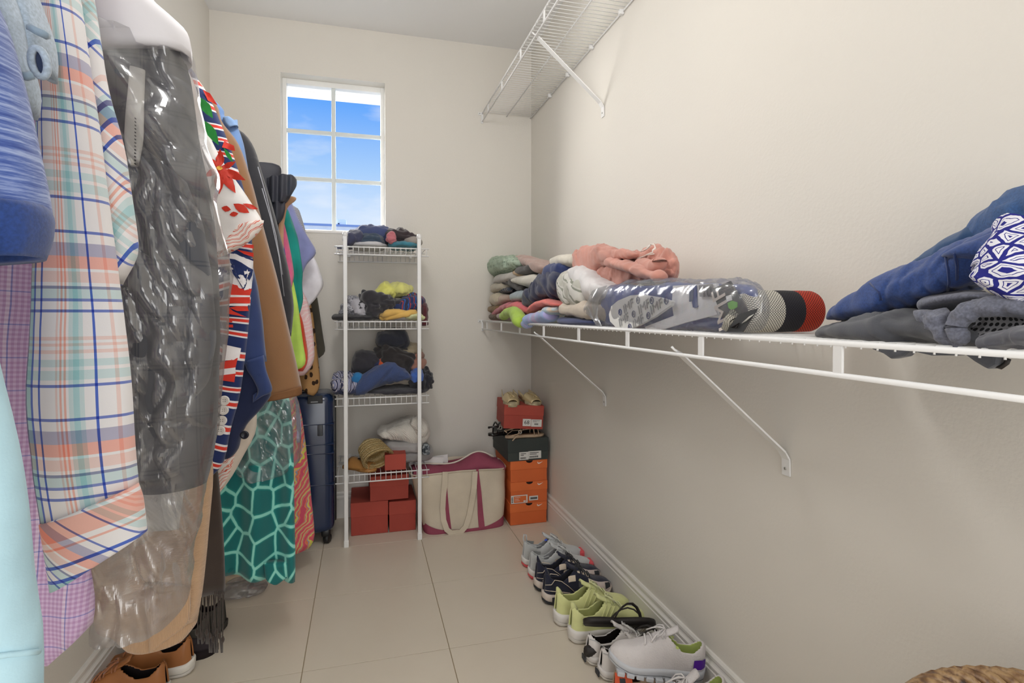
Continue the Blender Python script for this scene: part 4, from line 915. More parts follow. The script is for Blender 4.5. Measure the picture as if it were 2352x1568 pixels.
for z in (.30, .455, .50, .60): rbox(sx0 - .001, sx1 + .001, sy0 - .002, sy1 + .002, z - .004, z + .004, .0035, 1).build('rib', SCM.m, sc)
rbox(sx1 - .012, sx1 + .006, sy0 + .11, sy0 + .14, sz0 + .03, sz1 - .03, .004, 2).build('zip_band', DK, sc)
rbox(sx1 - .075, sx1 - .050, sy0 - .010, sy0 + .004, .545, .60, .004, 2).build('latch', M('grey_plastic', '#4a4d53', .4), sc)
for x in (sx0 + .05, sx1 - .04):
    for y in (sy0 + .03, sy1 - .03):
        w = rbox(x - .022, x + .022, y - .022, y + .022, .035, .075, .010, 2).build('caster', DK, sc)
        MB().lathe([(0, -.014), (.020, -.014), (.0245, -.009), (.0245, .009), (.020, .014), (0, .014)], 18).build('wheel', DK, w, local=True).matrix_local = Matrix.Translation(Vector((x + .006, y, .0245)) - sc.location) @ Matrix.Rotation(PI / 2, 4, 'Y') @ Matrix.Rotation(.4, 4, 'X')
rbox(sx0 + .10, sx1 - .08, sy0 + .10, sy0 + .13, sz1 + .004, sz1 + .024, .009, 3).build('carry_handle', DK, sc)
lt = MB().box((sx1 - .12, sy0 - .012, .706), (sx1 - .05, sy0 - .006, .744)).build('luggage_tag', DK, sc, smooth=False, bevel=.002)
MB().box((sx1 - .105, sy0 - .0135, .712), (sx1 - .072, sy0 - .0115, .717)).build('tag_print', M('tag_grey', '#9a9ca0'), lt, smooth=False)

# ================================================================== shoes
S_HW = np.array([(0, .02), (.03, .078), (.08, .105), (.18, .118), (.32, .112), (.45, .118), (.58, .145), (.70, .163), (.80, .157), (.90, .122), (.96, .080), (1, .02)])
S_H = np.array([(0, .22), (.05, .275), (.10, .285), (.18, .265), (.28, .265), (.37, .31), (.45, .32), (.55, .29), (.65, .235), (.75, .19), (.85, .165), (.93, .125), (1, .04)])
def hw(s, L): return np.interp(s, S_HW[:, 0], S_HW[:, 1]) * L
def sneaker(label, L, loc, rotz, up, sole, outs, lining, lace, rot=None, sole_h=.030, hs=1.0, laces=True, tongue=True, name='sneaker', group=None, open_s=(.045, .44), bow=True, cat='shoe', studs=None, flat=False):
    t = thing(name, label, cat, loc, rotz, group, rot)
    def z0(s): return .016 * max(0, (s - .74) / .26) ** 2 + .010 * max(0, (.10 - s) / .10) ** 2
    def sh(s): return sole_h * np.interp(s, [0, .1, .4, .8, 1], [1.15, 1.15, .95, .75, .7])
    ss = np.r_[0, .012, .03, .06, np.linspace(.1, .9, 17), .94, .97, .988, 1]
    def ring(f, grow):
        R = [(s * L + (-.004 if s < .02 else 0) * grow * 50, -(hw(s, L) + grow), z0(s) + f * sh(s)) for s in ss]; Lf = [(s * L, hw(s, L) + grow, z0(s) + f * sh(s)) for s in ss[::-1]]
        return np.array(R + Lf)
    so = MB(); V = np.stack([ring(0.30, -.001), ring(.45, .003), ring(.75, .004), ring(.95, .002), ring(1.0, -.004)]); so.grid(V, wv=True)
    n_ = V.shape[1]; h_ = n_ // 2
    so.f += [(V.shape[0] - 1) * n_ and tuple((V.shape[0] - 1) * n_ + q for q in (i, i + 1, n_ - 2 - i, n_ - 1 - i)) for i in range(h_ - 1)]; so.mi += [0] * (h_ - 1)
    so.build('midsole', sole, t, local=True)
    ou = MB(); V = np.stack([ring(0, -.006), ring(.12, .001), ring(.34, .002)]); ou.grid(V, wv=True); ou.f += [(i, n_ - 1 - i, n_ - 2 - i, i + 1) for i in range(h_ - 1)]; ou.mi += [0] * (h_ - 1)
    ou.build('outsole', outs, t, local=True)
    us = np.r_[.012, .022, .035, np.linspace(.05, .95, 37), .972, .988, .996]; aa = np.linspace(0, PI, 33)
    def zs(s): return z0(s) + sh(s) * .9
    def H(s): return np.interp(s, S_H[:, 0], S_H[:, 1]) * L * hs
    def P(s, a, off=0.0):
        w = max(.004, hw(s, L) - .003) + off; ca, sa = math.cos(a), math.sin(a); k = max(0, math.sin(a)) ** .72
        wv = w * (1 + .04 * math.sin(2.2 * a))
        lean = .010 * k if s < .1 else 0
        return (s * L + (.006 * k if s < .06 else 0), -math.copysign(abs(ca) ** .70, ca) * wv, zs(s) - .004 + (H(s) + off) * k)
    V = np.array([[P(s, a) for a in aa] for s in us]); F = []; m = len(aa)
    for i in range(len(us) - 1):
        for j in range(m - 1):
            s, a = (us[i] + us[i + 1]) / 2, (aa[j] + aa[j + 1]) / 2
            lim = .23 + .24 * max(0, (.15 - s) / .105) ** 1.4 + .20 * max(0, (s - .29) / .15) ** 2
            if open_s[0] < s < open_s[1] and lim * PI < a < (1 - lim) * PI: continue
            F.append((i * m + j, i * m + j + 1, (i + 1) * m + j + 1, (i + 1) * m + j))
    uo = MB().add(V.reshape(-1, 3), F).build('upper', [up, lining], t, local=True)
    md = uo.modifiers.new('thickness', 'SOLIDIFY'); md.thickness = .006; md.offset = -1; md.material_offset = 1; md.material_offset_rim = 0
    md = uo.modifiers.new('smooth', 'SUBSURF'); md.levels = 1; md.render_levels = 1
    ins = MB(); q = [(s * L, y * max(.004, hw(s, L) - .010), zs(s) + .006) for s in np.linspace(.04, .95, 16) for y in (-1, 1)]
    ins.grid(np.array(q).reshape(16, 2, 3)).build('insole', lining, t, local=True)
    if tongue:
        G = []
        for u in np.linspace(0, 1, 9):
            s = .60 - .24 * u; a_ = .20 * PI - .03 * u
            hgt = H(s) + .003 + .003 * u if u < .8 else H(.42) + .006 + .012 * (u - .8)
            row = []
            for v in np.linspace(-1, 1, 9):
                row.append((s * L - (.012 * (u - .7) if u > .7 else 0), v * hw(s, L) * (.36 + .12 * u), zs(s) + hgt * (1 - .10 * v * v) + (.016 * (u - .6) / .4 if u > .6 else 0)))
            G.append(row)
        tg = MB().grid(np.array(G)).build('tongue', up, t, local=True); md = tg.modifiers.new('thickness', 'SOLIDIFY'); md.thickness = .005
    if laces:
        for k, s in enumerate(np.linspace(.46, .66, 5)):
            pts = [P(s + (.012 if k % 2 else -.012) * (1 - 2 * u), PI * (.36 + .28 * u), .006 if .1 < u < .9 else .001) for u in np.linspace(0, 1, 7)]
            MB().tube(pts, .0027, 5, flat=.7).build('lace', lace, t, local=True)
        if bow:
            c = np.array(P(.47, PI / 2, .012))
            for sg in (-1, 1):
                MB().tube([c, c + (.004, sg * .012, .005), c + (.014, sg * .024, -.002), c + (.026, sg * .026, -.014), c + (.022, sg * .016, -.006), c + (.004, sg * .003, .001)], .0022, 5).build('lace_loop', lace, t, local=True)
                MB().tube([c, c + (.014, sg * .010, .0), c + (.032, sg * .022, -.014), c + (.044, sg * .032, -.028)], .0022, 5).build('lace_end', lace, t, local=True)
    return t, P
def line_on(P, pts, r, mat, t, name, off=.003):
    return MB().tube([P(s, a * PI, off) for s, a in pts], r, 6, flat=.6).build(name, mat, t, local=True)
def patch_on(P, s0, s1, a0, a1, mat, t, name, off=.0035, n=8):
    G = np.array([[P(s, a * PI, off) for a in np.linspace(a0, a1, n)] for s in np.linspace(s0, s1, n)]); o = MB().grid(G).build(name, mat, t, local=True)
    return o
LG, LGD = fab('#c9cbcc'), fab('#b4b8ba'); CORAL = M('coral_rubber', '#f0626a', .5); SOLEW = M('white_foam', '#e6e2de', .55, var=.03)
for k, (y, lb) in enumerate(((2.385, 'pale grey running shoe with coral outsole, nearer the orange boxes'), (2.270, 'pale grey running shoe with coral outsole, against the navy trainers'))):
    t, P = sneaker(lb, .288, (.692 - .004 * k, y, 0), -.06, LG, SOLEW, CORAL, fab('#b9babd'), fab('#dfe0e0'), sole_h=.034, hs=1.02)
    patch_on(P, .03, .22, .02, .30, M('grey_reflective', '#b9bbbb', .4), t, 'heel_panel'); patch_on(P, .03, .22, .70, .98, M('grey_reflective', '#b9bbbb', .4), t, 'heel_panel')
    line_on(P, [(.04, .42), (.10, .33), (.2, .25), (.3, .28)], .003, LGD, t, 'collar_piping')
    if k == 0:
        c = np.array(P(.02, PI / 2)); MB().tube([c + (.004, 0, -.01), c + (-.004, 0, .014), c + (.0, 0, .034), c + (.01, 0, .030), c + (.012, 0, .0)], .0035, 6).build('pull_tab', LG, t, local=True)
        patch_on(P, .36, .40, .34, .40, M('blue_tag', '#3a55c8', .5), t, 'tongue_tag', .006, 4)
    MB().box((.270, -.028, .012), (.292, .028, .052)).build('toe_bumper', CORAL, t, local=True, smooth=False, bevel=.006)
NVS = fab('#23263a'); CRM = M('cream_line', '#e3d3c0', .6); PKG = M('pale_rose_mesh', '#d5c6c0', .7, var=.06, vs=20); DKR = M('charcoal_rubber', '#34373d', .6)
for k, (y, lb) in enumerate(((2.165, 'navy and rose running shoe with black laces, against the grey pair'), (2.060, 'navy and rose running shoe with black laces, beside the lime pair'))):
    t, P = sneaker(lb, .295, (.682, y, 0), -.02, NVS, M('rose_white_foam', '#dccfc4', .6, var=.05, vs=30), DKR, fab('#1a1c2c'), fab('#22242c'), sole_h=.036, hs=1.02)
    for sg in (0, 1):
        f = lambda a: a if sg == 0 else 1 - a
        patch_on(P, .62, .96, f(.01), f(.30), PKG, t, 'mesh_toe'); 
        line_on(P, [(.02, f(.12)), (.10, f(.14)), (.15, f(.24)), (.24, f(.22)), (.34, f(.10)), (.42, f(.03))], .0022, CRM, t, 'side_line')
        line_on(P, [(.02, f(.04)), (.12, f(.05)), (.25, f(.04)), (.36, f(.02))], .0022, CRM, t, 'side_line')
        patch_on(P, .34, .44, f(.16), f(.27), CRM, t, 'side_mark', .004, 5); patch_on(P, .48, .60, f(.08), f(.16), M('grey_overlay', '#5a5d66', .6), t, 'overlay', .004, 5)
        patch_on(P, .86, .95, f(.08), f(.26), DKR, t, 'toe_overlay', .0045, 5)
    for s in (.48, .54, .60): patch_on(P, s, s + .035, .34, .66, CRM, t, 'eyelet_panel', .002, 5)
    MB().box((.03, -.044, .008), (.055, -.036, .034)).build('sole_insert', DKR, t, local=True, smooth=False, bevel=.003)
    c = np.array(P(.03, PI / 2)); MB().tube([c + (.010, 0, -.012), c + (.002, 0, .012), c + (.0, 0, .026)], [.010, .006, .002], 8).build('heel_tab', NVS, t, local=True)
LIME = fab('#dee19f'); LIMED = fab('#d2d68e')
for k, (y, x, r, lb) in enumerate(((1.905, .676, .0, 'lime yellow knit running shoe with white sole, against the navy trainers'), (1.790, .690, .05, 'lime yellow knit running shoe with white sole, under the black sandals'))):
    t, P = sneaker(lb, .305, (x, y, 0), r, LIME, SOLEW, M('white_rubber', '#dedad4', .6), LIMED, fab('#e4e7b2'), sole_h=.040, hs=.98)
    for s in (.44, .49, .54): line_on(P, [(s - .10, .06), (s - .05, .18), (s + .01, .34)], .0035, LIME, t, 'cage_strap'); line_on(P, [(s - .10, .94), (s - .05, .82), (s + .01, .66)], .0035, LIME, t, 'cage_strap')
    c = np.array(P(.03, PI / 2)); MB().tube([c + (.010, 0, -.012), c + (.002, 0, .006), c + (-.002, 0, .017)], [.012, .009, .004], 8).build('heel_tab', LIME, t, local=True)
    if k == 1:
        for sg in (1,):
            tx = text('boost', .014, M('grey_print', '#9aa06a'), t, (0, 0, 0), '-Y'); q = P(.17, .10 * PI, .006)
            tx.matrix_local = Matrix.Translation(q) @ Matrix.Rotation(PI / 2 - .3, 4, 'X')
WL = M('white_leather', '#ded9d6', .45, .4); BLKL = M('black_lining', '#231d1c', .8)
for k, (y, x, lb) in enumerate(((1.665, .700, 'white leather tennis shoe with a black heel patch, beside the lime pair'), (1.585, .712, 'white leather tennis shoe with a black heel patch, under the white running shoe'))):
    t, P = sneaker(lb, .285, (x, y, 0), .0, WL, WL, M('white_rubber', '#dedad4'), BLKL, fab('#e2dfdc'), sole_h=.026, hs=.86)
    MB().box((-.006, -.013, .010), (-.002, .013, .026)).build('heel_patch', DKR, t, local=True, smooth=False)
    line_on(P, [(.02, .30), (.10, .26), (.2, .14), (.3, .12)], .0014, LGD, t, 'stitch_line')
    patch_on(P, .030, .036, .475, .525, DKR, t, 'heel_emblem', .003, 4)
# black thong sandals resting on the lime shoe
def footbed(L, w, th):
    ss = np.linspace(0, 1, 22); wd = np.interp(ss, [0, .05, .2, .45, .7, .88, .96, 1], [.15, .6, .74, .66, 1, .86, .5, .1]) * w / 2
    R = np.stack([ss * L, -wd], 1); Lf = np.stack([ss[::-1] * L, wd[::-1]], 1); P_ = np.vstack([R, Lf]); n = len(P_); A = np.c_[P_, np.zeros(n)]; B = np.c_[P_, np.full(n, th)]
    m = MB().grid(np.stack([A, B]), wv=True); h_ = n // 2
    m.f += [(i, n - 1 - i, n - 2 - i, i + 1) for i in range(h_ - 1)] + [(n + i, n + i + 1, 2 * n - 2 - i, 2 * n - 1 - i) for i in range(h_ - 1)]; m.mi += [0] * (2 * (h_ - 1)); return m
BLKR = M('black_rubber', '#2b2726', .55, .4)
def flipflop(label, loc, rot):
    t = thing('sandal', label, 'sandal', loc, rot=rot)
    footbed(.255, .088, .016).build('footbed', BLKR, t, local=True)
    for sg in (-1, 1): MB().tube([(.100, sg * .036, .012), (.112, sg * .040, .030), (.130, sg * .040, .046), (.150, sg * .034, .058), (.172, sg * .025, .062), (.190, sg * .014, .054), (.202, sg * .004, .038), (.205, 0, .014)], .0056, 6, flat=.5).build('strap', BLKR, t, local=True)
    return t
flipflop('black thong sandal tipped on its side across the lime shoe', (.715, 1.712, .100), (-.75, .10, -.14))
flipflop('black thong sandal propped against the white tennis shoes', (.742, 1.640, .046), (-.30, -.02, -.20))
MB_h = MB().lathe([(0, 0), (.016, 0), (.0175, .010), (.016, .026), (.012, .031), (0, .031)], 16, squash=(1.1, .8))
ho = thing('sandal', 'black heeled sandal heel with a worn tip between the white tennis shoes', 'sandal', (.722, 1.655, .040), rot=(0, -1.2, .3))
MB_h.build('heel', BLKR, ho, local=True); MB().tube([(0, 0, .03), (.01, -.01, -.02), (.03, -.01, -.06)], [.015, .012, .009], 8).build('arch', BLKR, ho, local=True)
# white running shoe with lime lining and purple heel, toe to the room, lying on the tennis shoes
LL = fab('#c5d47a'); PUR = M('purple_panel', '#55209a', .5)
WM = M('white_mesh', '#d9d4d4', .6, var=.03, vs=30, bump=.6, bs=260); GF = M('grey_white_foam', '#c9ccd2', .5)
for k, (lc, rt, lb) in enumerate((((.968, 1.412, .058), (0, -.17, PI - .30), 'white running shoe with lime lining and purple heel, lying on the tennis shoes'), ((.974, 1.305, .028), (0, .0, PI + .02), 'white running shoe with lime lining, on the floor against the baseboard'))):
    t, P = sneaker(lb, .285, lc, 0, WM, GF, GF, LL, fab('#e6e2e2'), rot=rt, sole_h=.034, hs=1.05)
    for sg in (0, 1):
        f = lambda a: a if sg == 0 else 1 - a
        patch_on(P, .02, .16, f(.03), f(.12), PUR, t, 'heel_panel', .004, 6)
        patch_on(P, .33, .36, f(.22), f(.26), LL, t, 'eyelet', .004, 4)
    if k == 0:
        for i in range(6): MB().box((.10 + i * .028, -.052, -.004), (.122 + i * .028, .052, .008)).build('sole_block', GF, t, local=True, smooth=False, bevel=.003)
t, P = sneaker('worn tan sneaker with an orange panel, below the white running shoe', .27, (.702, 1.470, 0), -.10, M('tan_suede', '#b39a84', .8, var=.1, vs=20), SOLEW, M('white_rubber', '#dedad4'), fab('#8a5f4c'), fab('#cbb9a8'), sole_h=.030, hs=.9)
patch_on(P, .01, .20, .02, .40, M('orange_panel', '#e0603f', .6), t, 'heel_panel'); patch_on(P, .06, .12, .10, .26, DKR, t, 'panel_mark', .006, 4)
# brown leather shoes and black boots below the clothes
BRN = M('brown_leather', '#a2693c', .45, .4, var=.08, vs=12); DL = M('dark_lining', '#1b1214', .9)
for k, (y, x, lb) in enumerate(((1.955, -.525, 'brown leather lace up shoe with white sole, nearer the black boots'), (1.835, -.560, 'brown leather lace up shoe with white sole, set in front of its pair'))):
    t, P = sneaker(lb, .29, (x, y, 0), PI - .06, BRN, M('white_welt', '#e8e4dc', .5), M('white_rubber', '#dedad4'), DL, fab('#b0714a'), sole_h=.034, hs=.98)
    line_on(P, [(.02, .52), (.05, .40), (.06, .2), (.05, .03)], .0022, M('brown_seam', '#8a5730', .6), t, 'heel_seam')
BK = M('black_suede', '#47443f', .8, .2, var=.1)
for k, (y, x, r, lb) in enumerate(((2.190, -.480, PI + .05, 'black suede ankle boot under the fringe, farther from the brown shoes'), (2.075, -.505, PI - .05, 'black suede ankle boot under the fringe, beside the brown shoes'))):
    sneaker(lb, .27, (x, y, 0), r, BK, BK, BK, DL, BK, sole_h=.022, hs=1.25, laces=False, name='ankle_boot', cat='boot')
t_ = thing('slipper', 'dark slipper by the baseboard behind the brown shoes', 'slipper', (-.72, 2.055, 0)); footbed(.24, .095, .022).build('sole', DL, t_, local=True); 
G = np.array([[(.11 + .12 * u, math.cos(a) * .044 * (1 - .5 * u * u), .02 + math.sin(a) * .045 * (1 - .45 * u)) for a in np.linspace(0, PI, 12)] for u in np.linspace(0, 1, 8)]); MB().grid(G).build('upper', M('charcoal_felt', '#332c30', .95), t_, local=True, solid=.004)
# clear bag lying under the skirts
def cloth_noise(P, seed, freq=1.0, d=None, el=.68):
    """long rounded folds with sharp valleys, elongated along d; about -1..1"""
    rng = np.random.RandomState(seed + 17)
    if d is None: d = rng.randn(3); d[2] *= .45
    d = np.asarray(d, float); d = d + rng.randn(3) * .25; d /= np.linalg.norm(d)
    q = P / .055 * freq; q = q - d * (q @ d)[..., None] * el + seed * 3.37
    w = vn(q[..., 0] * .55, q[..., 1] * .55, q[..., 2] * .55, seed + 1)
    b1 = np.abs(vn(q[..., 0] + 1.1 * w, q[..., 1] - .8 * w, q[..., 2] + w, seed + 2)) * 2.4 - .75
    q2 = P / .055 * freq * 2.3; q2 = q2 - d * (q2 @ d)[..., None] * .5 + seed
    b2 = np.abs(vn(q2[..., 0] + w, q2[..., 1], q2[..., 2] - w, seed + 3)) * 2.4 - .75
    return .62 * b1 + .26 * b2 + .45 * w
def blob(c, s, seed=0, fold=.10, sq=2.6, rz=0.0, tilt=(0, 0), freq=1.0, groove=0, nu=72, nv=40, flat=True, d=None, lean=(0, 0)):
    e = 2.0 / sq; th = np.linspace(0, 2 * PI, nu, endpoint=False); ph = np.linspace(-PI / 2, PI / 2, nv)
    pw = lambda q, k: np.sign(q) * np.abs(q) ** k
    cp, sp = pw(np.cos(ph), e)[:, None], pw(np.sin(ph), e)[:, None]
    X = cp * pw(np.cos(th), e)[None]; Y = cp * pw(np.sin(th), e)[None]; Z = sp + 0 * X
    D = np.stack([X, Y, Z], -1); s = np.asarray(s, float); Pp = D * s / 2
    N = D / (s / 2); N /= np.linalg.norm(N, axis=-1)[..., None] + 1e-9
    if groove: Z = Z - 0
    dd = fold * 1.5 * s.min() * cloth_noise(Pp, seed, freq, d)
    if groove: dd = dd - .05 * s[2] * np.clip(1 - np.abs(np.sin(groove * PI * (Pp[..., 2] / s[2] + .5))) / .35, 0, 1)
    Pp = Pp + N * dd[..., None]
    Pp[..., 0] += lean[0] * (Pp[..., 2] / s[2] + .5); Pp[..., 1] += lean[1] * (Pp[..., 2] / s[2] + .5)
    if flat:
        zb = -s[2] / 2; z = Pp[..., 2]; z = np.where(z < zb * .80, zb * .80 + (z - zb * .80) * .35, z); Pp[..., 2] = z
    R = (Matrix.Rotation(rz, 3, 'Z') @ Matrix.Rotation(tilt[0], 3, 'X') @ Matrix.Rotation(tilt[1], 3, 'Y')); Pp = Pp @ np.array(R).T
    Pp = Pp - np.array([0, 0, Pp[..., 2].min()]) + np.asarray(c, float)
    UV = np.stack([Pp[..., 0] + Pp[..., 1], Pp[..., 2] + .5 * Pp[..., 1]], -1)
    return MB().grid(Pp, wv=True, UV=UV)
def slab(top, bot, depth, X=None, Y=None, seed=0, fold=.008, n=84, m=48, sq=2.5, freq=1.0, d=None, el=.68, obl=.5):
    """cloth heap with a measured outline (upper and lower edge in the plane X or Y), reaching depth back from it"""
    top, bot = np.array(top, float), np.array(bot, float); px = np.linspace(top[0, 0], top[-1, 0], n)
    a = np.interp(px, top[:, 0], top[:, 1]); b = np.interp(px, bot[:, 0], bot[:, 1])
    for q in (a, b):
        for _ in range(3): q[1:-1] = .25 * q[:-2] + .5 * q[1:-1] + .25 * q[2:]
    kw = dict(X=X) if X is not None else dict(Y=Y)
    A = np.array([at(p, q, **kw) for p, q in zip(px, a)]); Bm = np.array([at(p, q, **kw) for p, q in zip(px, b)])
    t = np.linspace(-1, 1, n); tp = np.clip(1 - np.abs(t) ** 6, 0, 1) ** .5
    ax = np.array([1.0, 0, 0]) if X is not None else np.array([0, 1.0, 0])
    cm = (A.mean(0) + Bm.mean(0)) / 2; cm[2] = 0; cm /= np.linalg.norm(cm); ax = ax * (1 - obl) + cm * obl; ax /= np.linalg.norm(ax)
    cen = (A + Bm) / 2 + ax * depth / 2; hv = (A - Bm) / 2; dv = ax * depth / 2
    al = np.linspace(0, 2 * PI, m, endpoint=False); e = 2 / sq; ca = np.sign(np.cos(al)) * np.abs(np.cos(al)) ** e; sa = np.sign(np.sin(al)) * np.abs(np.sin(al)) ** e
    V = cen[:, None] + ca[None, :, None] * (dv[None] * (.25 + .75 * tp)[:, None])[:, None] + sa[None, :, None] * hv[:, None]
    hl = np.linalg.norm(hv, axis=1); N = ca[None, :, None] * ax + sa[None, :, None] * (hv / (hl[:, None] + 1e-9))[:, None]; N /= np.linalg.norm(N, axis=-1)[..., None] + 1e-9
    amp = fold * np.clip(hl / .02, .1, 1)
    V = V + N * (cloth_noise(V, seed, freq, d, el) * amp[:, None])[..., None]
    UV = np.stack([V[..., 0] + V[..., 1], V[..., 2] + .4 * V[..., 0]], -1)
    mb = MB().grid(V, wv=True, UV=UV); mb.f.append(tuple(range(m))[::-1]); mb.f.append(tuple((n - 1) * m + i for i in range(m))); mb.mi += [0, 0]
    return mb
c = at(560, 1345, Z=.02); o_ = blob((c[0], c[1] - .02, .001), (.20, .16, .04), 5, .22, 2.2).build('plastic_bag', FILM); tag(o_, 'crumpled clear plastic bag on the tiles under the giraffe skirt', 'plastic bag')
c = at(545, 1325, Z=.015); o_ = blob((c[0] - .02, c[1] + .01, .001), (.13, .09, .03), 6, .1, 2.4).build('cream_cloth', fab('#cbb99f')); tag(o_, 'cream folded cloth inside the plastic bag under the giraffe skirt', 'cloth')

# --- wicker hamper at the near corner
def wicker():
    t = NT('brown_wicker'); v = t.obj(); n = t.noise(v, 60, 3)
    t.bump(t.noise(t.obj((80, 80, 20)), 2, 2), .4, .002)
    return t.done(t.ramp(n, [(.3, '#3a2619'), (.42, '#7a5a3c'), (.56, '#a5865f'), (.68, '#5a3b2c'), (.8, '#8f7f6c')], False), .45, .5)
WK = wicker(); hc_ = np.array([.748, .362]); hr = .185; hz_ = .66
hm = thing('wicker_hamper', 'brown woven wicker hamper with a rope twisted rim against the wall', 'hamper', (hc_[0], hc_[1], 0))
MB().lathe([(0, .004), (hr * .82, .004), (hr * .84, .02), (hr * .97, hz_ - .04), (hr * .94, hz_ - .04), (hr * .80, .03), (0, .03)], 48, (hc_[0], hc_[1], 0)).build('liner', M('dark_wicker', '#5a3f2b', .7), hm)
for k in range(40):
    a = k / 40 * 2 * PI; r0, r1 = hr * .85, hr * .985
    MB().tube([(hc_[0] + (r0 + (r1 - r0) * u) * math.cos(a), hc_[1] + (r0 + (r1 - r0) * u) * math.sin(a), .01 + u * (hz_ - .03)) for u in (0, .5, 1)], .0045, 5).build('stake', WK, hm)
for z in np.linspace(.03, hz_ - .035, 26):
    r = hr * (.85 + .135 * z / hz_); a = np.linspace(0, 2 * PI, 80, endpoint=False); ph_ = (int(z * 1000) % 2) * PI
    MB().tube(np.stack([hc_[0] + (r + .006 * np.sin(20 * a + ph_)) * np.cos(a), hc_[1] + (r + .006 * np.sin(20 * a + ph_)) * np.sin(a), np.full(80, z)], 1), .0105, 5, closed=True, flat=1.0).build('weaver', WK, hm)
for k in range(64):
    a0 = k / 64 * 2 * PI; pts = []
    for u in np.linspace(0, 1, 9):
        a = a0 + u * .42; ph_ = -PI * .15 + u * PI * 1.3; rr = hr + .018 * math.cos(ph_) * -1; pts.append((hc_[0] + rr * math.cos(a), hc_[1] + rr * math.sin(a), hz_ - .016 + .022 * math.sin(ph_)))
    MB().tube(pts, [.003, .0055, .0065, .007, .007, .007, .0065, .0055, .003], 6).build('rim_strand', WK, hm)
# ================================================================== clothes on the rack
def pile(name, label, cat, mat, x0, y0, x1, y1, Y, depth, seed, base=None, **k):
    """a crumpled or folded garment measured in the plane Y; depth = its extent towards the wall"""
    a, b = at(x0, y1, Y=Y), at(x1, y0, Y=Y); z0_ = base if base is not None else a[2]
    o = blob(((a[0] + b[0]) / 2, Y + depth / 2 - .01, z0_), (b[0] - a[0], depth, b[2] - z0_), seed, **k).build(name, mat); tag(o, label, cat); return o
def lay(name, label, cat, mat, top, bot, depth, seed, **k):
    o = slab(top, bot, depth, seed=seed, **k).build(name, mat); tag(o, label, cat); return o
NAVY, SLATE, BLACK = fab('#2c3350'), fab('#3c475f'), fab('#2b2a2f')
B = [z + .005 for z in RZ]
# top shelf
pile('folded_shirt', 'white tee folded flat on the top rack shelf', 'shirt', fab('#c9c8cb'), 800, 552, 892, 568, 2.86, .26, 1, B[0], fold=.10)
pile('sweatpants', 'dark navy sweatpants balled at the end of the top rack shelf', 'trousers', fab('#3a3d57'), 791, 524, 832, 568, 2.86, .24, 2, B[0] + .004, fold=.12)
pile('hoodie', 'navy hoodie folded thick on the top rack shelf', 'hoodie', fab('#45507a'), 819, 514, 908, 545, 2.92, .22, 3, B[0] + .035, fold=.12, sq=3)
pile('fleece', 'slate green fleece rolled in front of the navy hoodie', 'fleece', fab('#3b4a5c'), 824, 528, 884, 568, 2.86, .16, 4, B[0] + .004, fold=.14)
jk_o = pile('jacket', 'black jacket with pink lining heaped on the top rack shelf', 'jacket', fab('#3a3034'), 884, 525, 966, 562, 2.87, .22, 5, B[0] + .016, fold=.16, tilt=(0, .10))
lin_o = pile('lining', 'pink lining', 'x', fab('#c0727a'), 886, 533, 912, 560, 2.850, .05, 6, B[0] + .02, fold=.15, tilt=(0, -.6))
lin_o.parent = jk_o; lin_o.location = lin_o.location - jk_o.location; del lin_o['category']
pile('teal_shirt', 'teal tee with a dark print on the top rack shelf', 'shirt', fab('#3f7f92'), 893, 550, 968, 569, 2.85, .2, 7, B[0], fold=.16)
pile('taupe_shirt', 'taupe shirt under the black jacket collar', 'shirt', fab('#9a928c'), 922, 542, 972, 556, 2.865, .18, 8, B[0] + .022, fold=.14)
pile('blue_socks', 'blue patterned cloth stuck at the end of the top rack shelf', 'cloth', fab('#6c75b0'), 772, 563, 800, 580, 2.86, .12, 9, B[0] - .006, fold=.2)
# second shelf
pile('black_trousers', 'black trousers spilling over the end of the second rack shelf', 'trousers', BLACK, 760, 722, 872, 745, 2.84, .26, 11, B[1], fold=.16)
pile('grey_shirt', 'grey patterned shirt crumpled on the second rack shelf', 'shirt', spots_mat('grey_scribble_print', 0, [(0, '#6f6f76'), (.3, '#b9b9c0'), (.5, '#8a8a92'), (.7, '#c9c9cf')], 60, False), 787, 684, 832, 732, 2.88, .2, 12, B[1] + .012, fold=.2)
pile('pale_shirt', 'pale grey crumpled shirt beside the black top', 'shirt', fab('#bcbac2'), 806, 694, 848, 732, 2.855, .18, 13, B[1] + .012, fold=.2)
pile('black_blouse', 'black satin blouse crumpled in the middle of the second rack shelf', 'top', fab('#2d2b33', sheen=.5), 816, 676, 890, 744, 2.845, .2, 14, B[1] + .004, fold=.22, tilt=(0, .25))
pile('black_cardigan', 'black cardigan arm across the second rack shelf', 'cardigan', fab('#333137', sheen=.4), 868, 682, 924, 722, 2.85, .16, 15, B[1] + .03, fold=.2, tilt=(0, -.3))
lay('yellow_shirt', 'bright yellow shirt crumpled on the second rack shelf', 'shirt', fab('#e2e07a'), [(853, 682), (862, 662), (872, 650), (884, 643), (902, 650), (915, 664)], [(853, 684), (864, 690), (876, 690), (890, 686), (905, 686), (915, 672)], .17, 16, Y=2.90, fold=.012, d=(.6, 0, 1))
pile('yellow_polo', 'bright yellow polo folded beside the yellow shirt', 'shirt', fab('#e6e488'), 892, 650, 948, 684, 2.91, .2, 17, fold=.16)
pile('white_vest', 'white vest between the yellow and blue clothes', 'top', fab('#c9c7cb'), 878, 706, 950, 740, 2.87, .2, 18, B[1], fold=.14)
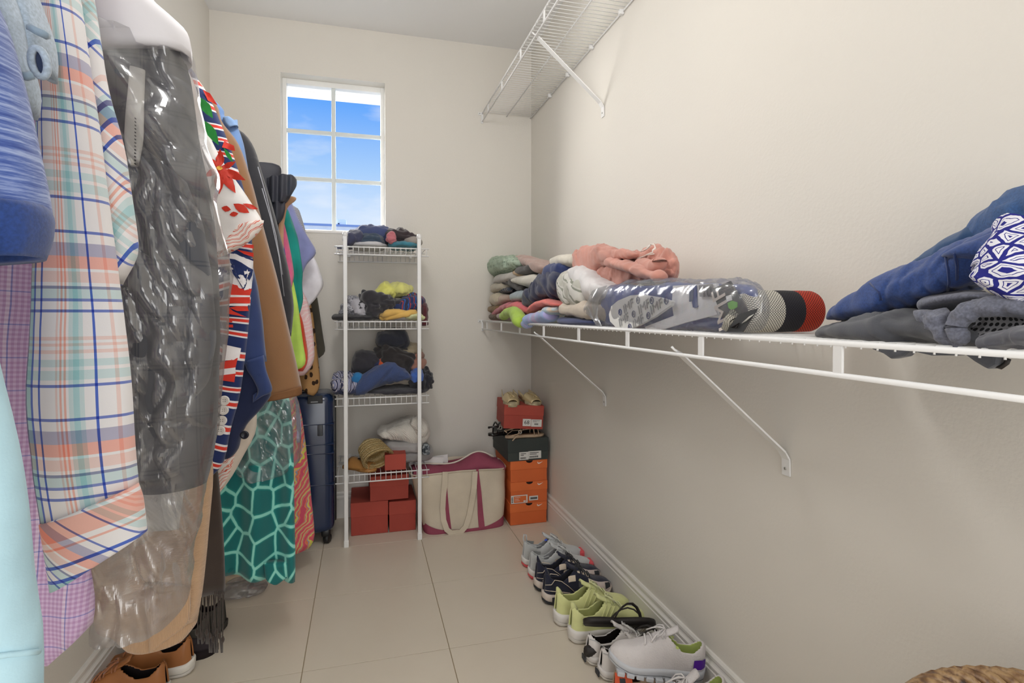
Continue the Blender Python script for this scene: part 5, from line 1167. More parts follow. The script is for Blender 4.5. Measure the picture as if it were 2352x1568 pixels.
pile('blue_jersey', 'royal blue jersey with red trim on the second rack shelf', 'jersey', swirl_mat('royal_navy_jersey', ['#33364f', '#2f62b8', '#33364f', '#a8434c', '#2d3a66'], 4.0, 5.0, .4, 1), 910, 682, 978, 716, 2.855, .2, 19, B[1] + .03, fold=.16)
pile('maroon_shirt', 'maroon shirt hanging off the end of the second rack shelf', 'shirt', fab('#5c2730'), 966, 692, 985, 757, 2.865, .14, 20, B[1] - .03, fold=.14)
pile('amber_shirt', 'amber yellow shirt draped along the second rack shelf', 'shirt', fab('#e2b765'), 868, 712, 962, 741, 2.838, .12, 21, B[1], fold=.18, tilt=(0, -.16))
pile('lemon_shirt', 'pale lemon shirt at the end of the second rack shelf', 'shirt', fab('#dfe2b0'), 926, 712, 986, 742, 2.845, .2, 22, B[1], fold=.16)
# third shelf
pile('charcoal_leggings', 'charcoal leggings along the bottom of the third rack shelf', 'leggings', fab('#3b3a42'), 826, 890, 990, 918, 2.84, .26, 31, B[2] - .004, fold=.14)
pile('striped_shorts', 'navy and white striped shorts at the end of the third rack shelf', 'shorts', swirl_mat('navy_white_stripe', ['#3a3f63', '#d8d2d6', '#8c90b0'], 12, 2, .2, 1), 757, 862, 826, 906, 2.85, .22, 32, B[2] + .004, fold=.18)
pile('navy_shorts', 'plain navy shorts under the striped shorts', 'shorts', fab('#30344e'), 764, 886, 830, 912, 2.842, .2, 33, B[2], fold=.14)
pile('azure_shirt', 'azure blue shirt tucked behind the denim jacket', 'shirt', fab('#2a78b4'), 803, 852, 838, 880, 2.87, .16, 34, B[2] + .05, fold=.16)
lay('charcoal_sweater', 'charcoal sweater heaped on the third rack shelf', 'sweater', fab('#35343b'), [(805, 850), (808, 830), (816, 814), (832, 807), (850, 809), (868, 815), (882, 826)], [(805, 856), (815, 858), (832, 862), (850, 860), (868, 856), (882, 850)], .2, 35, Y=2.90, fold=.012, d=(1, 0, -.4))
pile('orange_shirt', 'bright orange shirt edge between dark clothes', 'shirt', fab('#d3572c'), 866, 818, 944, 862, 2.89, .2, 36, B[2] + .06, fold=.14)
pile('black_sweater', 'black ribbed sweater draped down the third rack shelf heap', 'sweater', fab('#2f2b2c'), 866, 803, 960, 850, 2.90, .2, 37, B[2] + .09, fold=.18, tilt=(0, .35))
pile('blush_top', 'dusty pink top near the rack post', 'top', fab('#a97a6b'), 916, 808, 972, 840, 2.92, .2, 38, B[2] + .11, fold=.16)
pile('lace_top', 'beige lace top under the black bundle', 'top', fab('#a89a80', knit=True), 900, 792, 962, 818, 2.93, .2, 39, B[2] + .165, fold=.22)
pile('rose_top', 'dusty rose top peeking below the black bundle', 'top', fab('#a87568'), 872, 795, 905, 812, 2.925, .18, 40, B[2] + .165, fold=.14)
lay('black_bundle', 'black shirts bundled at the top of the third rack shelf', 'shirt', fab('#2b2d38'), [(862, 782), (866, 768), (878, 760), (900, 756), (930, 758), (940, 770), (944, 785)], [(862, 788), (868, 798), (880, 802), (905, 806), (932, 806), (940, 798), (944, 788)], .22, 41, Y=2.90, fold=.010, d=(1, 0, .1))
lay('denim_jacket', 'blue denim jacket spread over the front of the third rack shelf', 'jacket', fab('#40507c', heather=.04), [(811, 904), (818, 884), (834, 862), (860, 846), (885, 836), (908, 830), (926, 842), (938, 856), (947, 868)], [(811, 908), (822, 912), (840, 907), (862, 894), (880, 886), (905, 880), (930, 876), (942, 874), (947, 871)], .13, 42, Y=2.830, fold=.010, d=(1, 0, .45))
pile('navy_shirt', 'navy shirt folded behind the denim jacket', 'shirt', fab('#2c3458'), 862, 828, 938, 868, 2.87, .18, 43, B[2] + .07, fold=.16)
pile('cobalt_shirt', 'cobalt blue shirt behind the rack post', 'shirt', fab('#4a72c8'), 942, 848, 974, 880, 2.86, .16, 44, B[2] + .04, fold=.12)
pile('black_jeans', 'black jeans sticking out past the rack post', 'jeans', fab('#292a33'), 944, 846, 1000, 900, 2.87, .22, 45, B[2] + .01, fold=.16)
# lowest shelf
lay('white_sweater', 'white knitted sweater folded on the lowest rack shelf', 'sweater', fab('#e4ded6', knit=True), [(865, 998), (874, 990), (892, 984), (915, 972), (940, 964), (965, 962), (985, 976), (991, 996)], [(865, 1004), (878, 1012), (900, 1016), (922, 1020), (945, 1030), (968, 1030), (984, 1020), (991, 1002)], .2, 51, Y=2.92, fold=.010, d=(1, 0, -.5))
lay('white_fleece', 'white fleece bundled on the folded sweater by the rack post', 'fleece', fab('#e6e0d8', knit=True), [(942, 972), (948, 962), (958, 957), (970, 962), (980, 975), (986, 990)], [(942, 976), (950, 986), (958, 1000), (968, 1010), (978, 1006), (986, 994)], .10, 52, Y=2.905, fold=.008, d=(.2, 0, 1))
pile('grey_sweater', 'pale grey sweater folded under the white one', 'sweater', fab('#aaa7a6'), 880, 1012, 986, 1036, 2.92, .24, 53, B[3] + .05, fold=.06, sq=3.2, tilt=(0, .08))
pile('grey_blanket', 'grey folded blanket flat on the lowest rack shelf', 'blanket', fab('#9b9998'), 884, 1030, 1000, 1052, 2.93, .24, 54, B[3] + .005, fold=.05, sq=3.4, groove=2)
pile('grey_sock', 'grey marbled sock rolled at the end of the lowest rack shelf', 'sock', spots_mat('grey_marble_knit', 0, [(0, '#6f767c'), (.4, '#9aa0a4'), (.6, '#4c5258')], 40, False), 970, 1018, 988, 1042, 2.90, .1, 55, B[3] + .05, fold=.12)
# straw hat on its side
def straw():
    t = NT('woven_straw'); v = t.obj(); w = t.n('TexWave', wave_type='RINGS', rings_direction='Z'); t.t.links.new(v, w.inputs['Vector']); w.inputs['Scale'].default_value = 55; w.inputs['Distortion'].default_value = 3; w.inputs['Detail Scale'].default_value = 6
    t.bump(w.outputs['Fac'], .9, .004); return t.done(t.mix(w.outputs['Fac'], '#a98a55', '#dcc592'), .7, .3)
ST = straw()
c = at(863, 1050, Y=2.80)
ht = thing('straw_hat', 'woven straw cloche hat tipped on its side on the lowest rack shelf', 'hat', (.062, 2.865, RZ[3] + .006))
prof = [(.0, .118), (.028, .114), (.042, .100), (.049, .075), (.053, .045), (.058, .015), (.064, 0), (.060, -.001), (.053, .016), (.048, .045), (.044, .075), (.036, .095), (.02, .106), (0, .108)]
hm_ = MB().lathe(prof, 40).build('crown', ST, ht, local=True)
hq = Vector((-.38, .74, .48)).to_track_quat('Z', 'Y').to_matrix().to_4x4()
hm_.matrix_local = Matrix.Translation((.012, -.035, .062)) @ hq @ Matrix.Diagonal((1.25, .95, 1.15, 1)) 
for k in range(9):
    r_, z_ = .0645 - k * .0017, .004 + k * .010
    a = np.linspace(0, 2 * PI, 60, endpoint=False); br = MB().tube(np.stack([(r_ + .0012 * np.sin(30 * a)) * np.cos(a), (r_ + .0012 * np.sin(30 * a)) * np.sin(a), z_ + .0015 * np.cos(30 * a)], 1), .0042, 5, closed=True).build('straw_braid', ST, hm_, local=True)
# tan studded slide
TL = M('tan_leather', '#ad7c45', .4, .45, var=.08)
c = at(826, 1075, Y=2.83)
sl = thing('slide_sandal', 'tan leather slide with studs and a dark bow on the lowest rack shelf', 'sandal', (c[0], 2.90, RZ[3] + .006), -PI / 2 + .9)
footbed(.20, .085, .014).build('footbed', TL, sl, local=True).location = (-.10, 0, 0)
G = np.array([[(-.05 + .13 * u, math.cos(a) * .048 * (1 - .35 * u * u), .012 + math.sin(a) * .048 * (1 - .35 * u)) for a in np.linspace(0, PI, 14)] for u in np.linspace(0, 1, 9)])
MB().grid(G).build('upper', TL, sl, local=True, solid=.003)
for k in range(7):
    a = PI * (.12 + .76 * k / 6); MB().lathe([(0, .003), (.002, .0022), (.003, 0), (0, 0)], 8, (-.048, math.cos(a) * .050, .012 + math.sin(a) * .050)).build('stud', M('silver_stud', '#d8d4cc', .3, metal=.8), sl, local=True)
bw = MB()
for sg in (-1, 1): bw.prism([(0, 0), (.018, .008), (.018, -.008)] if sg > 0 else [(0, 0), (-.018, -.008), (-.018, .008)], .006, (.01, 0, .062), (0, 1, 0), (1, 0, 0))
bw.build('bow', M('black_bow', '#2a2220', .6), sl, local=True, smooth=False)

# ================================================================== sandals on the corner boxes
GOLD_ = M('pale_gold_leather', '#cdb98f', .35, .5, metal=.25, var=.06); ESP = M('rope_sole', '#b9ab8c', .8, var=.2, vs=60, bump=.8, bs=160)
for x, r, lb in ((.800, -PI / 2 - .10, 'pale gold espadrille flat on the tilted red box, farther from the wall'), (.893, -PI / 2 + .10, 'pale gold espadrille flat on the tilted red box, beside the wall')):
    t = thing('espadrille', lb, 'shoe', (x, 3.06, .648 - (x - .852) * .055), rot=(0, .05, r))
    footbed(.21, .092, .026).build('rope_sole', ESP, t, local=True)
    G = np.array([[(.10 + .105 * u, math.cos(a) * .045 * (1 - .35 * u ** 3), .022 + math.sin(a) * .044 * (1 - .55 * u * u)) for a in np.linspace(0, PI, 16)] for u in np.linspace(0, 1, 12)])
    MB().grid(G).build('vamp', GOLD_, t, local=True, solid=.003)
    MB().grid(np.array([[(.012 + .09 * u, sg * (.034 + .008 * u), .022 + v * (.040 - .012 * u)) for v in (0, .5, 1)] for sg in (1,) for u in np.linspace(0, 1, 6)])).build('quarter', GOLD_, t, local=True, solid=.003)
    MB().grid(np.array([[(.012 + .09 * u, -(.034 + .008 * u), .022 + v * (.040 - .012 * u)) for v in (0, .5, 1)] for u in np.linspace(0, 1, 6)])).build('quarter', GOLD_, t, local=True, solid=.003)
    for a in (.38, .62): MB().tube([(.12, math.cos(a * PI) * .046, .024 + math.sin(a * PI) * .044), (.165, math.cos(.5 * PI) * .04, .024 + .037), (.185, math.cos((1 - a) * PI) * .032, .024 + .028)], .003, 5).build('cross_strap', GOLD_, t, local=True)
NUDE = M('nude_patent', '#c0a78c', .35, .5); SILV = M('silver_stud', '#d8d4cc')
t = thing('strappy_sandal', 'nude gladiator sandal with studded straps on the dark grey box', 'sandal', (.745, 2.885, .4695), rot=(0, 0, .06))
footbed(.225, .075, .012).build('footbed', NUDE, t, local=True)
for s in (.155, .180): MB().tube([(s, math.cos(a) * .036, .010 + math.sin(a) * .038) for a in np.linspace(0, PI, 12)], .0042, 6, flat=.5).build('toe_strap', NUDE, t, local=True)
MB().tube([(.02, .03, .012), (.05, .034, .03), (.10, .006, .036), (.17, .004, .042)], .004, 6, flat=.5).build('instep_strap', NUDE, t, local=True)
MB().tube([(.0, -.028, .012), (.03, -.042, .022), (.055, -.046, .028), (.080, -.034, .038), (.085, .0, .050), (.06, .03, .044), (.02, .034, .034), (-.006, .0, .040), (.0, -.026, .036)], .0046, 6, flat=.5).build('ankle_strap', NUDE, t, local=True)
MB().tube([(.06, -.044, .024), (.04, -.052, .012), (.022, -.056, -.004)], .005, 6, flat=.5).build('strap_end', NUDE, t, local=True)
MB().tube([(.07 + .009 * math.cos(a), -.042, .036 + .009 * math.sin(a)) for a in np.linspace(0, 2 * PI, 14, endpoint=False)], .0018, 6, closed=True).build('buckle', SILV, t, local=True)
for k in range(7): MB().lathe([(0, .004), (.003, .0025), (.0038, 0), (0, 0)], 8, (.105 + k * .010, .005, .038 + .0006 * k)).build('stud', SILV, t, local=True)
BP_ = M('black_patent', '#1d1b1b', .25, .6)
t = thing('strappy_sandal', 'black studded sandal overhanging the dark grey box', 'sandal', (.668, 2.96, .4695), rot=(0, .0, .25))
footbed(.22, .075, .013).build('footbed', BP_, t, local=True)
for s, h_ in ((.045, .060), (.075, .056), (.155, .036), (.18, .032)): MB().tube([(s, math.cos(a) * .035, .010 + math.sin(a) * h_) for a in np.linspace(0, PI, 12)], .0062, 6, flat=.5).build('strap', BP_, t, local=True)
MB().tube([(-.004, -.012, .045), (-.012, -.02, .052), (.03, -.034, .055), (.06, -.038, .048)], .006, 6, flat=.5).build('ankle_strap', BP_, t, local=True)
for k in range(6): MB().lathe([(0, .004), (.003, .0025), (.004, 0), (0, 0)], 8, (.04 + k * .012, -.036 + .004 * (k % 2), .040 + .010 * math.sin(k))).build('stud', SILV, t, local=True)
MB().tube([(.052 + .009 * math.cos(a), -.042, .046 + .009 * math.sin(a)) for a in np.linspace(0, 2 * PI, 14, endpoint=False)], .002, 6, closed=True).build('buckle', SILV, t, local=True)

# ================================================================== folded clothes on the loaded wall shelf
def heap(name, label, cat, mat, x0, y0, x1, y1, X, seed, depth=None, base=None, **k):
    """garment whose room-side face lies in the plane X; it reaches back towards the wall"""
    ym = (y0 + y1) / 2; ya = min(at(x0, ym, X=X)[1], YB - .012); yb = at(x1, ym, X=X)[1]; xm = (x0 + x1) / 2
    z1_ = at(xm, y0, X=X)[2]; z0_ = base if base is not None else at(xm, y1, X=X)[2]
    depth = depth or (XR - .012 - X)
    o = blob((X + depth / 2, (ya + yb) / 2, z0_), (depth, ya - yb, z1_ - z0_), seed, **dict(dict(fold=.10, sq=2.7), **k)).build(name, mat); tag(o, label, cat); return o
TOP = ZS + .003
A_ = .705
heap('brown_sweater', 'brown sweater folded at the bottom of the stack by the back wall', 'sweater', fab('#7d6a58', knit=True), 1101, 716, 1136, 738, A_, 61, base=TOP, fold=.06)
heap('camel_sweater', 'camel knit sweater in the stack by the back wall', 'sweater', fab('#94784f', knit=True), 1098, 698, 1136, 720, A_, 62, fold=.07)
heap('cream_rib_sweater', 'thick cream ribbed sweater in the stack by the back wall', 'sweater', rib_mat('cream_rib_knit', '#d3c7b0', 110, 'Y'), 1099, 668, 1142, 705, A_, 63, fold=.06)
heap('ivory_sweater', 'ivory boucle sweater above the ribbed one', 'sweater', fab('#d6cdbb', knit=True), 1109, 646, 1150, 674, A_ + .01, 64, fold=.08)
heap('pale_grey_sweater', 'pale grey sweater under the sage crochet', 'sweater', fab('#bfb9b3'), 1110, 624, 1172, 654, A_ + .01, 65, fold=.06)
def crochet():
    t = NT('sage_crochet'); v = t.obj(); q = t.n('TexVoronoi', feature='F1'); t.t.links.new(v, q.inputs['Vector']); q.inputs['Scale'].default_value = 48; q.inputs['Randomness'].default_value = .35
    t.bump(q.outputs['Distance'], .9, .006); return t.done(t.ramp(q.outputs['Distance'], [(0, '#33453c'), (.14, '#41544a'), (.22, '#a3b5a2'), (.6, '#b3c3b0')], False), .9, .15)
lay('crochet_sweater', 'sage green crochet sweater at the top of the stack by the back wall', 'sweater', crochet(), [(1099, 608), (1106, 596), (1118, 588), (1140, 583), (1165, 584), (1180, 594)], [(1099, 616), (1106, 632), (1116, 638), (1140, 632), (1165, 626), (1180, 612)], .25, 66, X=.722, fold=.010, d=(0, 1, .2))
# second stack
heap('beige_tee', 'beige tee at the bottom of the shelf stack by the lime roll', 'shirt', fab('#b9aaa0'), 1127, 714, 1168, 742, .70, 67, base=TOP, fold=.07)
heap('mint_tee', 'mint tee under the lime roll on the shelf', 'shirt', fab('#b5c3bb'), 1160, 726, 1204, 746, .70, 68, base=TOP - .004, fold=.07)
lay('pink_leggings', 'candy pink leggings folded low in the shelf stack', 'leggings', fab('#d9808a'), [(1119, 732), (1124, 716), (1134, 704), (1150, 696), (1166, 693), (1182, 700)], [(1119, 736), (1126, 736), (1136, 726), (1150, 716), (1166, 712), (1182, 712)], .2, 69, X=.715, fold=.006)
lay('neon_pink_blouse', 'neon coral pink blouse draped over the lime roll', 'blouse', fab('#f0727a'), [(1152, 710), (1164, 696), (1180, 690), (1196, 696), (1208, 708)], [(1152, 714), (1166, 712), (1182, 714), (1196, 722), (1208, 722)], .2, 70, X=.708, fold=.006)
lay('nude_bodysuit', 'nude bodysuit between the pink leggings and navy tie dye', 'bodysuit', fab('#cbb3a2'), [(1127, 700), (1134, 682), (1146, 674), (1162, 676)], [(1127, 706), (1136, 704), (1148, 698), (1162, 692)], .16, 71, X=.725, fold=.005)
heap('pale_blue_sweater', 'pale blue sweater sleeve in the middle of the shelf stack', 'sweater', fab('#a9b7c0'), 1154, 662, 1214, 694, .715, 72, fold=.06)
lay('navy_tie_dye_tee', 'navy and cream tie dye tee behind the pale blue sweater', 'shirt', swirl_mat('navy_cream_tie_dye', ['#39404f', '#39404f', '#a79a8c', '#4b5260'], 9, 4, .5, 1), [(1131, 678), (1138, 664), (1150, 656), (1168, 658)], [(1131, 684), (1140, 680), (1152, 674), (1168, 672)], .16, 73, X=.74, fold=.005)
lay('black_leggings', 'black leggings slung across the shelf stack', 'leggings', fab('#37302e'), [(1132, 658), (1140, 644), (1152, 636), (1166, 634), (1180, 644), (1198, 660)], [(1132, 662), (1144, 660), (1156, 654), (1168, 660), (1182, 668), (1198, 670)], .2, 74, X=.735, fold=.006)
lay('white_pillowcase', 'cream satin case with a pointed corner in the shelf stack', 'pillowcase', fab('#d8d2c6'), [(1159, 643), (1172, 636), (1186, 630), (1205, 628), (1225, 630), (1242, 632)], [(1159, 646), (1172, 652), (1188, 658), (1206, 664), (1225, 664), (1242, 660)], .24, 75, X=.73, fold=.007, d=(0, 1, .2))
heap('charcoal_tee', 'charcoal tee under the dusty mauve sweatshirt', 'shirt', fab('#4a4746'), 1172, 606, 1216, 632, .75, 76, fold=.08)
heap('tan_tee', 'tan tee tucked below the charcoal tee', 'shirt', fab('#bfa27c'), 1166, 616, 1192, 636, .745, 77, fold=.08)
lay('mauve_sweatshirt', 'dusty mauve sweatshirt spread over the shelf stack', 'sweatshirt', fab('#b69a90'), [(1166, 598), (1172, 587), (1182, 583), (1200, 588), (1224, 598), (1240, 606), (1248, 614)], [(1166, 606), (1176, 612), (1190, 610), (1205, 616), (1218, 626), (1238, 628), (1248, 622)], .20, 78, X=.765, fold=.010, d=(0, 1, .5))
# lime roll
def sweep(P, ra, rb, seed=0, wr=.004, n=20, m=40, fs=.05, cap=True):
    P = np.asarray(P, float); d = np.r_[0, np.cumsum(np.linalg.norm(np.diff(P, axis=0), axis=1))]; d /= d[-1]; t = np.linspace(0, 1, m)
    Q = np.stack([np.interp(t, d, P[:, i]) for i in range(3)], 1)
    for _ in range(6): Q[1:-1] = .25 * Q[:-2] + .5 * Q[1:-1] + .25 * Q[2:]
    ra = np.interp(t, d, ra); rb = np.interp(t, d, rb); T_ = np.gradient(Q, axis=0); T_ /= np.linalg.norm(T_, axis=1)[:, None]
    S_ = np.cross(T_, (0, 0, 1.0)); S_ /= np.linalg.norm(S_, axis=1)[:, None] + 1e-9; U_ = np.cross(S_, T_)
    endf = np.clip(np.minimum(t, 1 - t) / .05, 0, 1) ** .5 if cap else np.ones(m)
    a = np.linspace(0, 2 * PI, n * 2, endpoint=False)
    V = Q[:, None] + (ra * (.35 + .65 * endf))[:, None, None] * np.cos(a)[None, :, None] * S_[:, None] + (rb * (.35 + .65 * endf))[:, None, None] * np.sin(a)[None, :, None] * U_[:, None]
    N_ = V - Q[:, None]; N_ /= np.linalg.norm(N_, axis=-1)[..., None] + 1e-9; q = V / fs
    w_ = vn(q[..., 0] * .7, q[..., 1] * .7, q[..., 2] * .7, seed); rg = 1 - 2.2 * np.abs(vn(q[..., 0] + w_, q[..., 1] * 1.3, q[..., 2] + w_, seed + 1))
    V = V + N_ * (wr * (rg + w_))[..., None]
    mb = MB().grid(V, wv=True, UV=np.stack([V[..., 1], V[..., 2]], -1)); k = len(a)
    mb.f.append(tuple(range(k))[::-1]); mb.f.append(tuple((m - 1) * k + i for i in range(k))); mb.mi += [0, 0]
    return mb
LM = fab('#b9dc5c')
o_ = sweep([at(1156, 728, X=.715), at(1166, 718, X=.70), at(1180, 716, X=.69), at(1188, 726, X=.685), at(1196, 744, X=.68)], [.022, .026, .030, .034, .034], [.018, .022, .026, .030, .028], 5, .003).build('lime_blouse', LM); tag(o_, 'neon lime blouse rolled over the front edge of the shelf', 'blouse')
lay('coral_tank', 'neon coral tank peeking beside the navy fleece', 'tank top', fab('#f37b72'), [(1199, 718), (1210, 702), (1226, 690), (1245, 684), (1262, 690), (1276, 698)], [(1199, 726), (1212, 716), (1228, 706), (1246, 702), (1262, 706), (1276, 704)], .2, 80, X=.705, fold=.006)
lay('pastel_sweatshirt', 'pastel blue and beige tie dye sweatshirt sleeve folded on the shelf', 'sweatshirt', swirl_mat('pastel_tie_dye', ['#b6cbd6', '#d6d3cc', '#e0cfbd', '#c6d2d6'], 2.6, 3, .9, 2), [(1201, 740), (1208, 726), (1222, 714), (1245, 704), (1270, 700)], [(1201, 744), (1214, 740), (1230, 732), (1250, 724), (1270, 718)], .22, 81, X=.70, fold=.006)
o_ = sweep([at(1206, 752, X=.685), at(1212, 736, X=.70), at(1235, 730, X=.72), at(1268, 724, X=.73)], [.03, .034, .036, .04], [.018, .022, .024, .024], 6, .003).build('tie_dye_joggers', swirl_mat('blue_lilac_tie_dye', ['#9fb2dc', '#b4aede', '#a8c3e2', '#c4b6dc'], 2.2, 3, .2, 2)); tag(o_, 'blue and lilac tie dye joggers drooping over the shelf edge', 'trousers')
heap('navy_joggers', 'navy joggers folded flat at the bottom of the shelf stack', 'trousers', fab('#333f72'), 1252, 728, 1372, 752, .705, 82, base=TOP - .004, fold=.10)
NF = fab('#2f3450')
lay('navy_fleece', 'navy black fleece rolled with satin edges in the shelf stack', 'fleece', NF, [(1191, 690), (1198, 672), (1206, 655), (1216, 640), (1228, 622), (1245, 612), (1262, 610), (1275, 620)], [(1191, 700), (1200, 706), (1212, 706), (1226, 700), (1242, 692), (1258, 690), (1268, 688), (1275, 680)], .25, 83, X=.715, fold=.020, freq=.8, d=(.1, .8, .5))
heap('royal_sweater', 'royal navy sweater under the cream roll', 'sweater', fab('#333f6e'), 1232, 604, 1282, 648, .74, 84, fold=.13)
lay('cream_roll', 'cream sweatshirt rolled up beside the pink hoodie', 'sweatshirt', fab('#ddd6c8'), [(1253, 602), (1259, 588), (1272, 580), (1290, 578), (1312, 584)], [(1253, 606), (1262, 614), (1275, 619), (1292, 616), (1312, 608)], .20, 85, X=.765, fold=.007, d=(0, 1, .1))
lay('white_sweatshirt', 'white sweatshirt with a ribbed hem folded below the pink hoodie', 'sweatshirt', fab('#dedbdc'), [(1288, 616), (1300, 606), (1318, 604), (1335, 616), (1352, 634), (1372, 646), (1392, 656)], [(1288, 630), (1305, 648), (1322, 694), (1340, 700), (1360, 698), (1378, 690), (1392, 680)], .22, 86, X=.722, fold=.009, d=(0, .3, 1))
lay('fuzzy_cardigan', 'fuzzy grey and sage mottled cardigan hanging down the shelf stack', 'cardigan', swirl_mat('grey_sage_mottle', ['#b9b8ae', '#c9c7c0', '#8e9184', '#d2d0ca'], 5, 6, 1.0, 3), [(1268, 646), (1272, 626), (1282, 619), (1300, 624), (1318, 630), (1332, 640)], [(1268, 672), (1276, 696), (1288, 712), (1304, 714), (1320, 718), (1332, 708)], .24, 87, X=.708, fold=.010, freq=1.2, d=(0, .3, 1))
heap('beige_joggers', 'beige joggers folded under the mottled cardigan', 'trousers', fab('#cdbfae'), 1256, 694, 1376, 742, .70, 88, fold=.10, tilt=(.05, 0))
# pink hoodie: body, two sleeves, white print
PK = fab('#cc8f80', 'salmon_fleece', crease=.9); 
pb = thing('pink_hoodie', 'salmon pink hoodie bundled on top of the white sweatshirt', 'hoodie', tuple(at(1430, 655, X=.85)))
def hp(px, py, X=.80): return at(px, py, X=X)
HM = []
HM.append(slab([(1338, 624), (1356, 608), (1376, 600), (1430, 590), (1500, 596), (1540, 600), (1554, 612)], [(1338, 634), (1360, 650), (1385, 662), (1440, 660), (1500, 656), (1540, 648), (1554, 630)], .16, X=.79, seed=90, fold=.016, freq=1.5, el=.8, d=(0, 1, -.5), obl=.9)); HM[-1].build('body', PK, pb)
HM.append(slab([(1303, 600), (1310, 582), (1325, 570), (1345, 562), (1370, 557), (1400, 559), (1430, 565), (1466, 574)], [(1303, 604), (1312, 614), (1326, 632), (1342, 640), (1356, 630), (1374, 612), (1410, 602), (1466, 588)], .16, X=.772, seed=91, fold=.012, freq=1.3, el=.8, d=(0, 1, .7), obl=.9)); HM[-1].build('front_fold', PK, pb)
HM.append(slab([(1440, 574), (1470, 574), (1492, 564), (1512, 561), (1530, 568), (1546, 582), (1557, 598)], [(1440, 588), (1470, 604), (1492, 614), (1512, 634), (1530, 646), (1546, 642), (1557, 620)], .14, X=.80, seed=92, fold=.016, freq=1.4, el=.8, d=(0, .5, -1), obl=.9)); HM[-1].build('hood', PK, pb)
sweep([hp(1400, 600, .785), hp(1440, 611, .775), hp(1480, 625, .768), hp(1524, 638, .762)], [.026, .024, .021, .019], [.014, .014, .013, .015], 93, .004).build('sleeve', PK, pb)
sweep([hp(1470, 605, .80), hp(1500, 618, .785), hp(1516, 606, .78), hp(1514, 592, .78)], [.020, .020, .019, .016], [.018, .020, .019, .016], 94, .003).build('sleeve', PK, pb)
hm3 = [m_ for m_ in HM]
for q in ([(1462, 571), (1474, 578), (1486, 573), (1494, 564), (1503, 562), (1506, 570), (1499, 577)], [(1466, 594), (1479, 589), (1486, 585), (1500, 579)], [(1488, 586), (1503, 583)]):
    P5 = [on_cloth(hm3, a, b, .0005) for a, b in q]; P5 = [p_ for p_ in P5 if p_ is not None]
    if len(P5) > 1: MB().tube(P5, .0045, 6, flat=.4).build('print', M('white_print', '#f0e9e2'), pb)

# ================================================================== packaged uniform
UB = fab('#2f478c'); UW = M('white_twill', '#ecebed', .8, var=.03, bump=.3, bs=300)
un = thing('uniform', 'blue and white padded uniform folded inside a clear bag', 'uniform', tuple(at(1560, 760, X=.80)))
XP = .722
yA, yB_ = at(1372, 700, X=XP)[1], at(1745, 700, X=XP)[1]
zt = at(1560, 648, X=XP)[2]
slab([(1368, 690), (1380, 668), (1420, 655), (1500, 650), (1600, 648), (1700, 650), (1735, 660), (1752, 690)], [(1368, 720), (1385, 748), (1420, 754), (1500, 756), (1600, 758), (1700, 760), (1735, 755), (1752, 720)], .20, X=.728, seed=97, fold=.007, sq=4.5, freq=.7, obl=.85, n=110).build('jacket', UB, un)
def plate(pts, X, th, mat, name, parent, Z=1300, sc=3.794, oy=540):
    P2 = []
    for a, b in pts:
        q = at(a / sc + Z, b / sc + oy, X=X); P2.append((-q[1], q[2]))
    return MB().prism(P2, th, (X, 0, 0), (0, -1, 0), (0, 0, 1)).build(name, mat, parent, smooth=False)
XQ = .722
plate([(950, 440), (1150, 430), (1330, 420), (1350, 520), (1360, 720), (1180, 710), (960, 720), (940, 600)], XQ + .010, .006, UW, 'lapel', un)
plate([(700, 800), (960, 700), (1320, 650), (1340, 690), (1060, 760), (760, 850)], XQ + .006, .006, UW, 'sash', un)
plate([(1085, 440), (1140, 436), (1150, 630), (1115, 630)], XQ + .003, .003, UB, 'blue_stripe', un)
plate([(1085, 480), (1120, 470), (1115, 570), (1083, 580)], XQ + .002, .003, M('slate_patch', '#54607c', .7), 'patch', un)
pad = plate([(400, 690), (420, 620), (480, 570), (590, 525), (680, 518), (850, 545), (955, 578), (940, 612), (800, 710), (650, 790), (560, 822), (460, 800), (410, 750)], XQ - .002, .010, M('pale_grey_pad', '#e6e5e3', .7), 'pad', un)
GP = M('grey_print_ink', '#9a9a9c', .7); BP2 = M('navy_print_ink', '#2f3a6e', .7)
def ptxt(body, zx, zy, size, mat, parent, X, rot=0.0, **k): 
    q = at(zx / 3.794 + 1300, zy / 3.794 + 540, X=X); return text(body, size, mat, parent, (X - .0012, q[1], q[2]), '-X', rot=rot, **k)
for zx, zy in ((545, 620), (680, 625), (790, 625), (505, 740), (630, 755)): ptxt('IMF', zx, zy, .034, GP, pad, XQ - .0125, .35, sx=1.25)
for zx, zy in ((472, 670), (590, 686), (628, 566), (748, 568), (875, 570), (718, 700), (556, 800)):
    q = at(zx / 3.794 + 1300, zy / 3.794 + 540, X=XQ - .013)
    rg_ = MB().tube([(XQ - .0135, q[1] + .0085 * math.cos(a), q[2] + .0085 * math.sin(a)) for a in np.linspace(0, 2 * PI, 18, endpoint=False)], .0010, 4, closed=True).build('print_ring', BP2, pad)
    ptxt('R', zx, zy, .013, BP2, pad, XQ - .0125, .2)
q1 = plate([(1165, 435), (1280, 425), (1275, 535), (1175, 535)], XQ + .002, .003, M('grey_patch', '#8d8d90', .7), 'patch', un)
ptxt('10', 1228, 495, .034, M('dark_print', '#3a3a40', .7), q1, XQ - .002)
tg_ = plate([(1280, 470), (1440, 400), (1590, 650), (1545, 700), (1370, 725)], XQ - .003, .003, M('charcoal_card', '#55565a', .6), 'hang_tag', un)
plate([(1395, 530), (1440, 520), (1450, 565), (1405, 580)], XQ - .0065, .001, UW, 'tag_picture', tg_)
plate([(1410, 590), (1450, 570), (1495, 585), (1495, 625), (1450, 655), (1420, 635)], XQ - .0068, .001, M('green_print', '#7fc35a', .6), 'tag_picture', tg_)
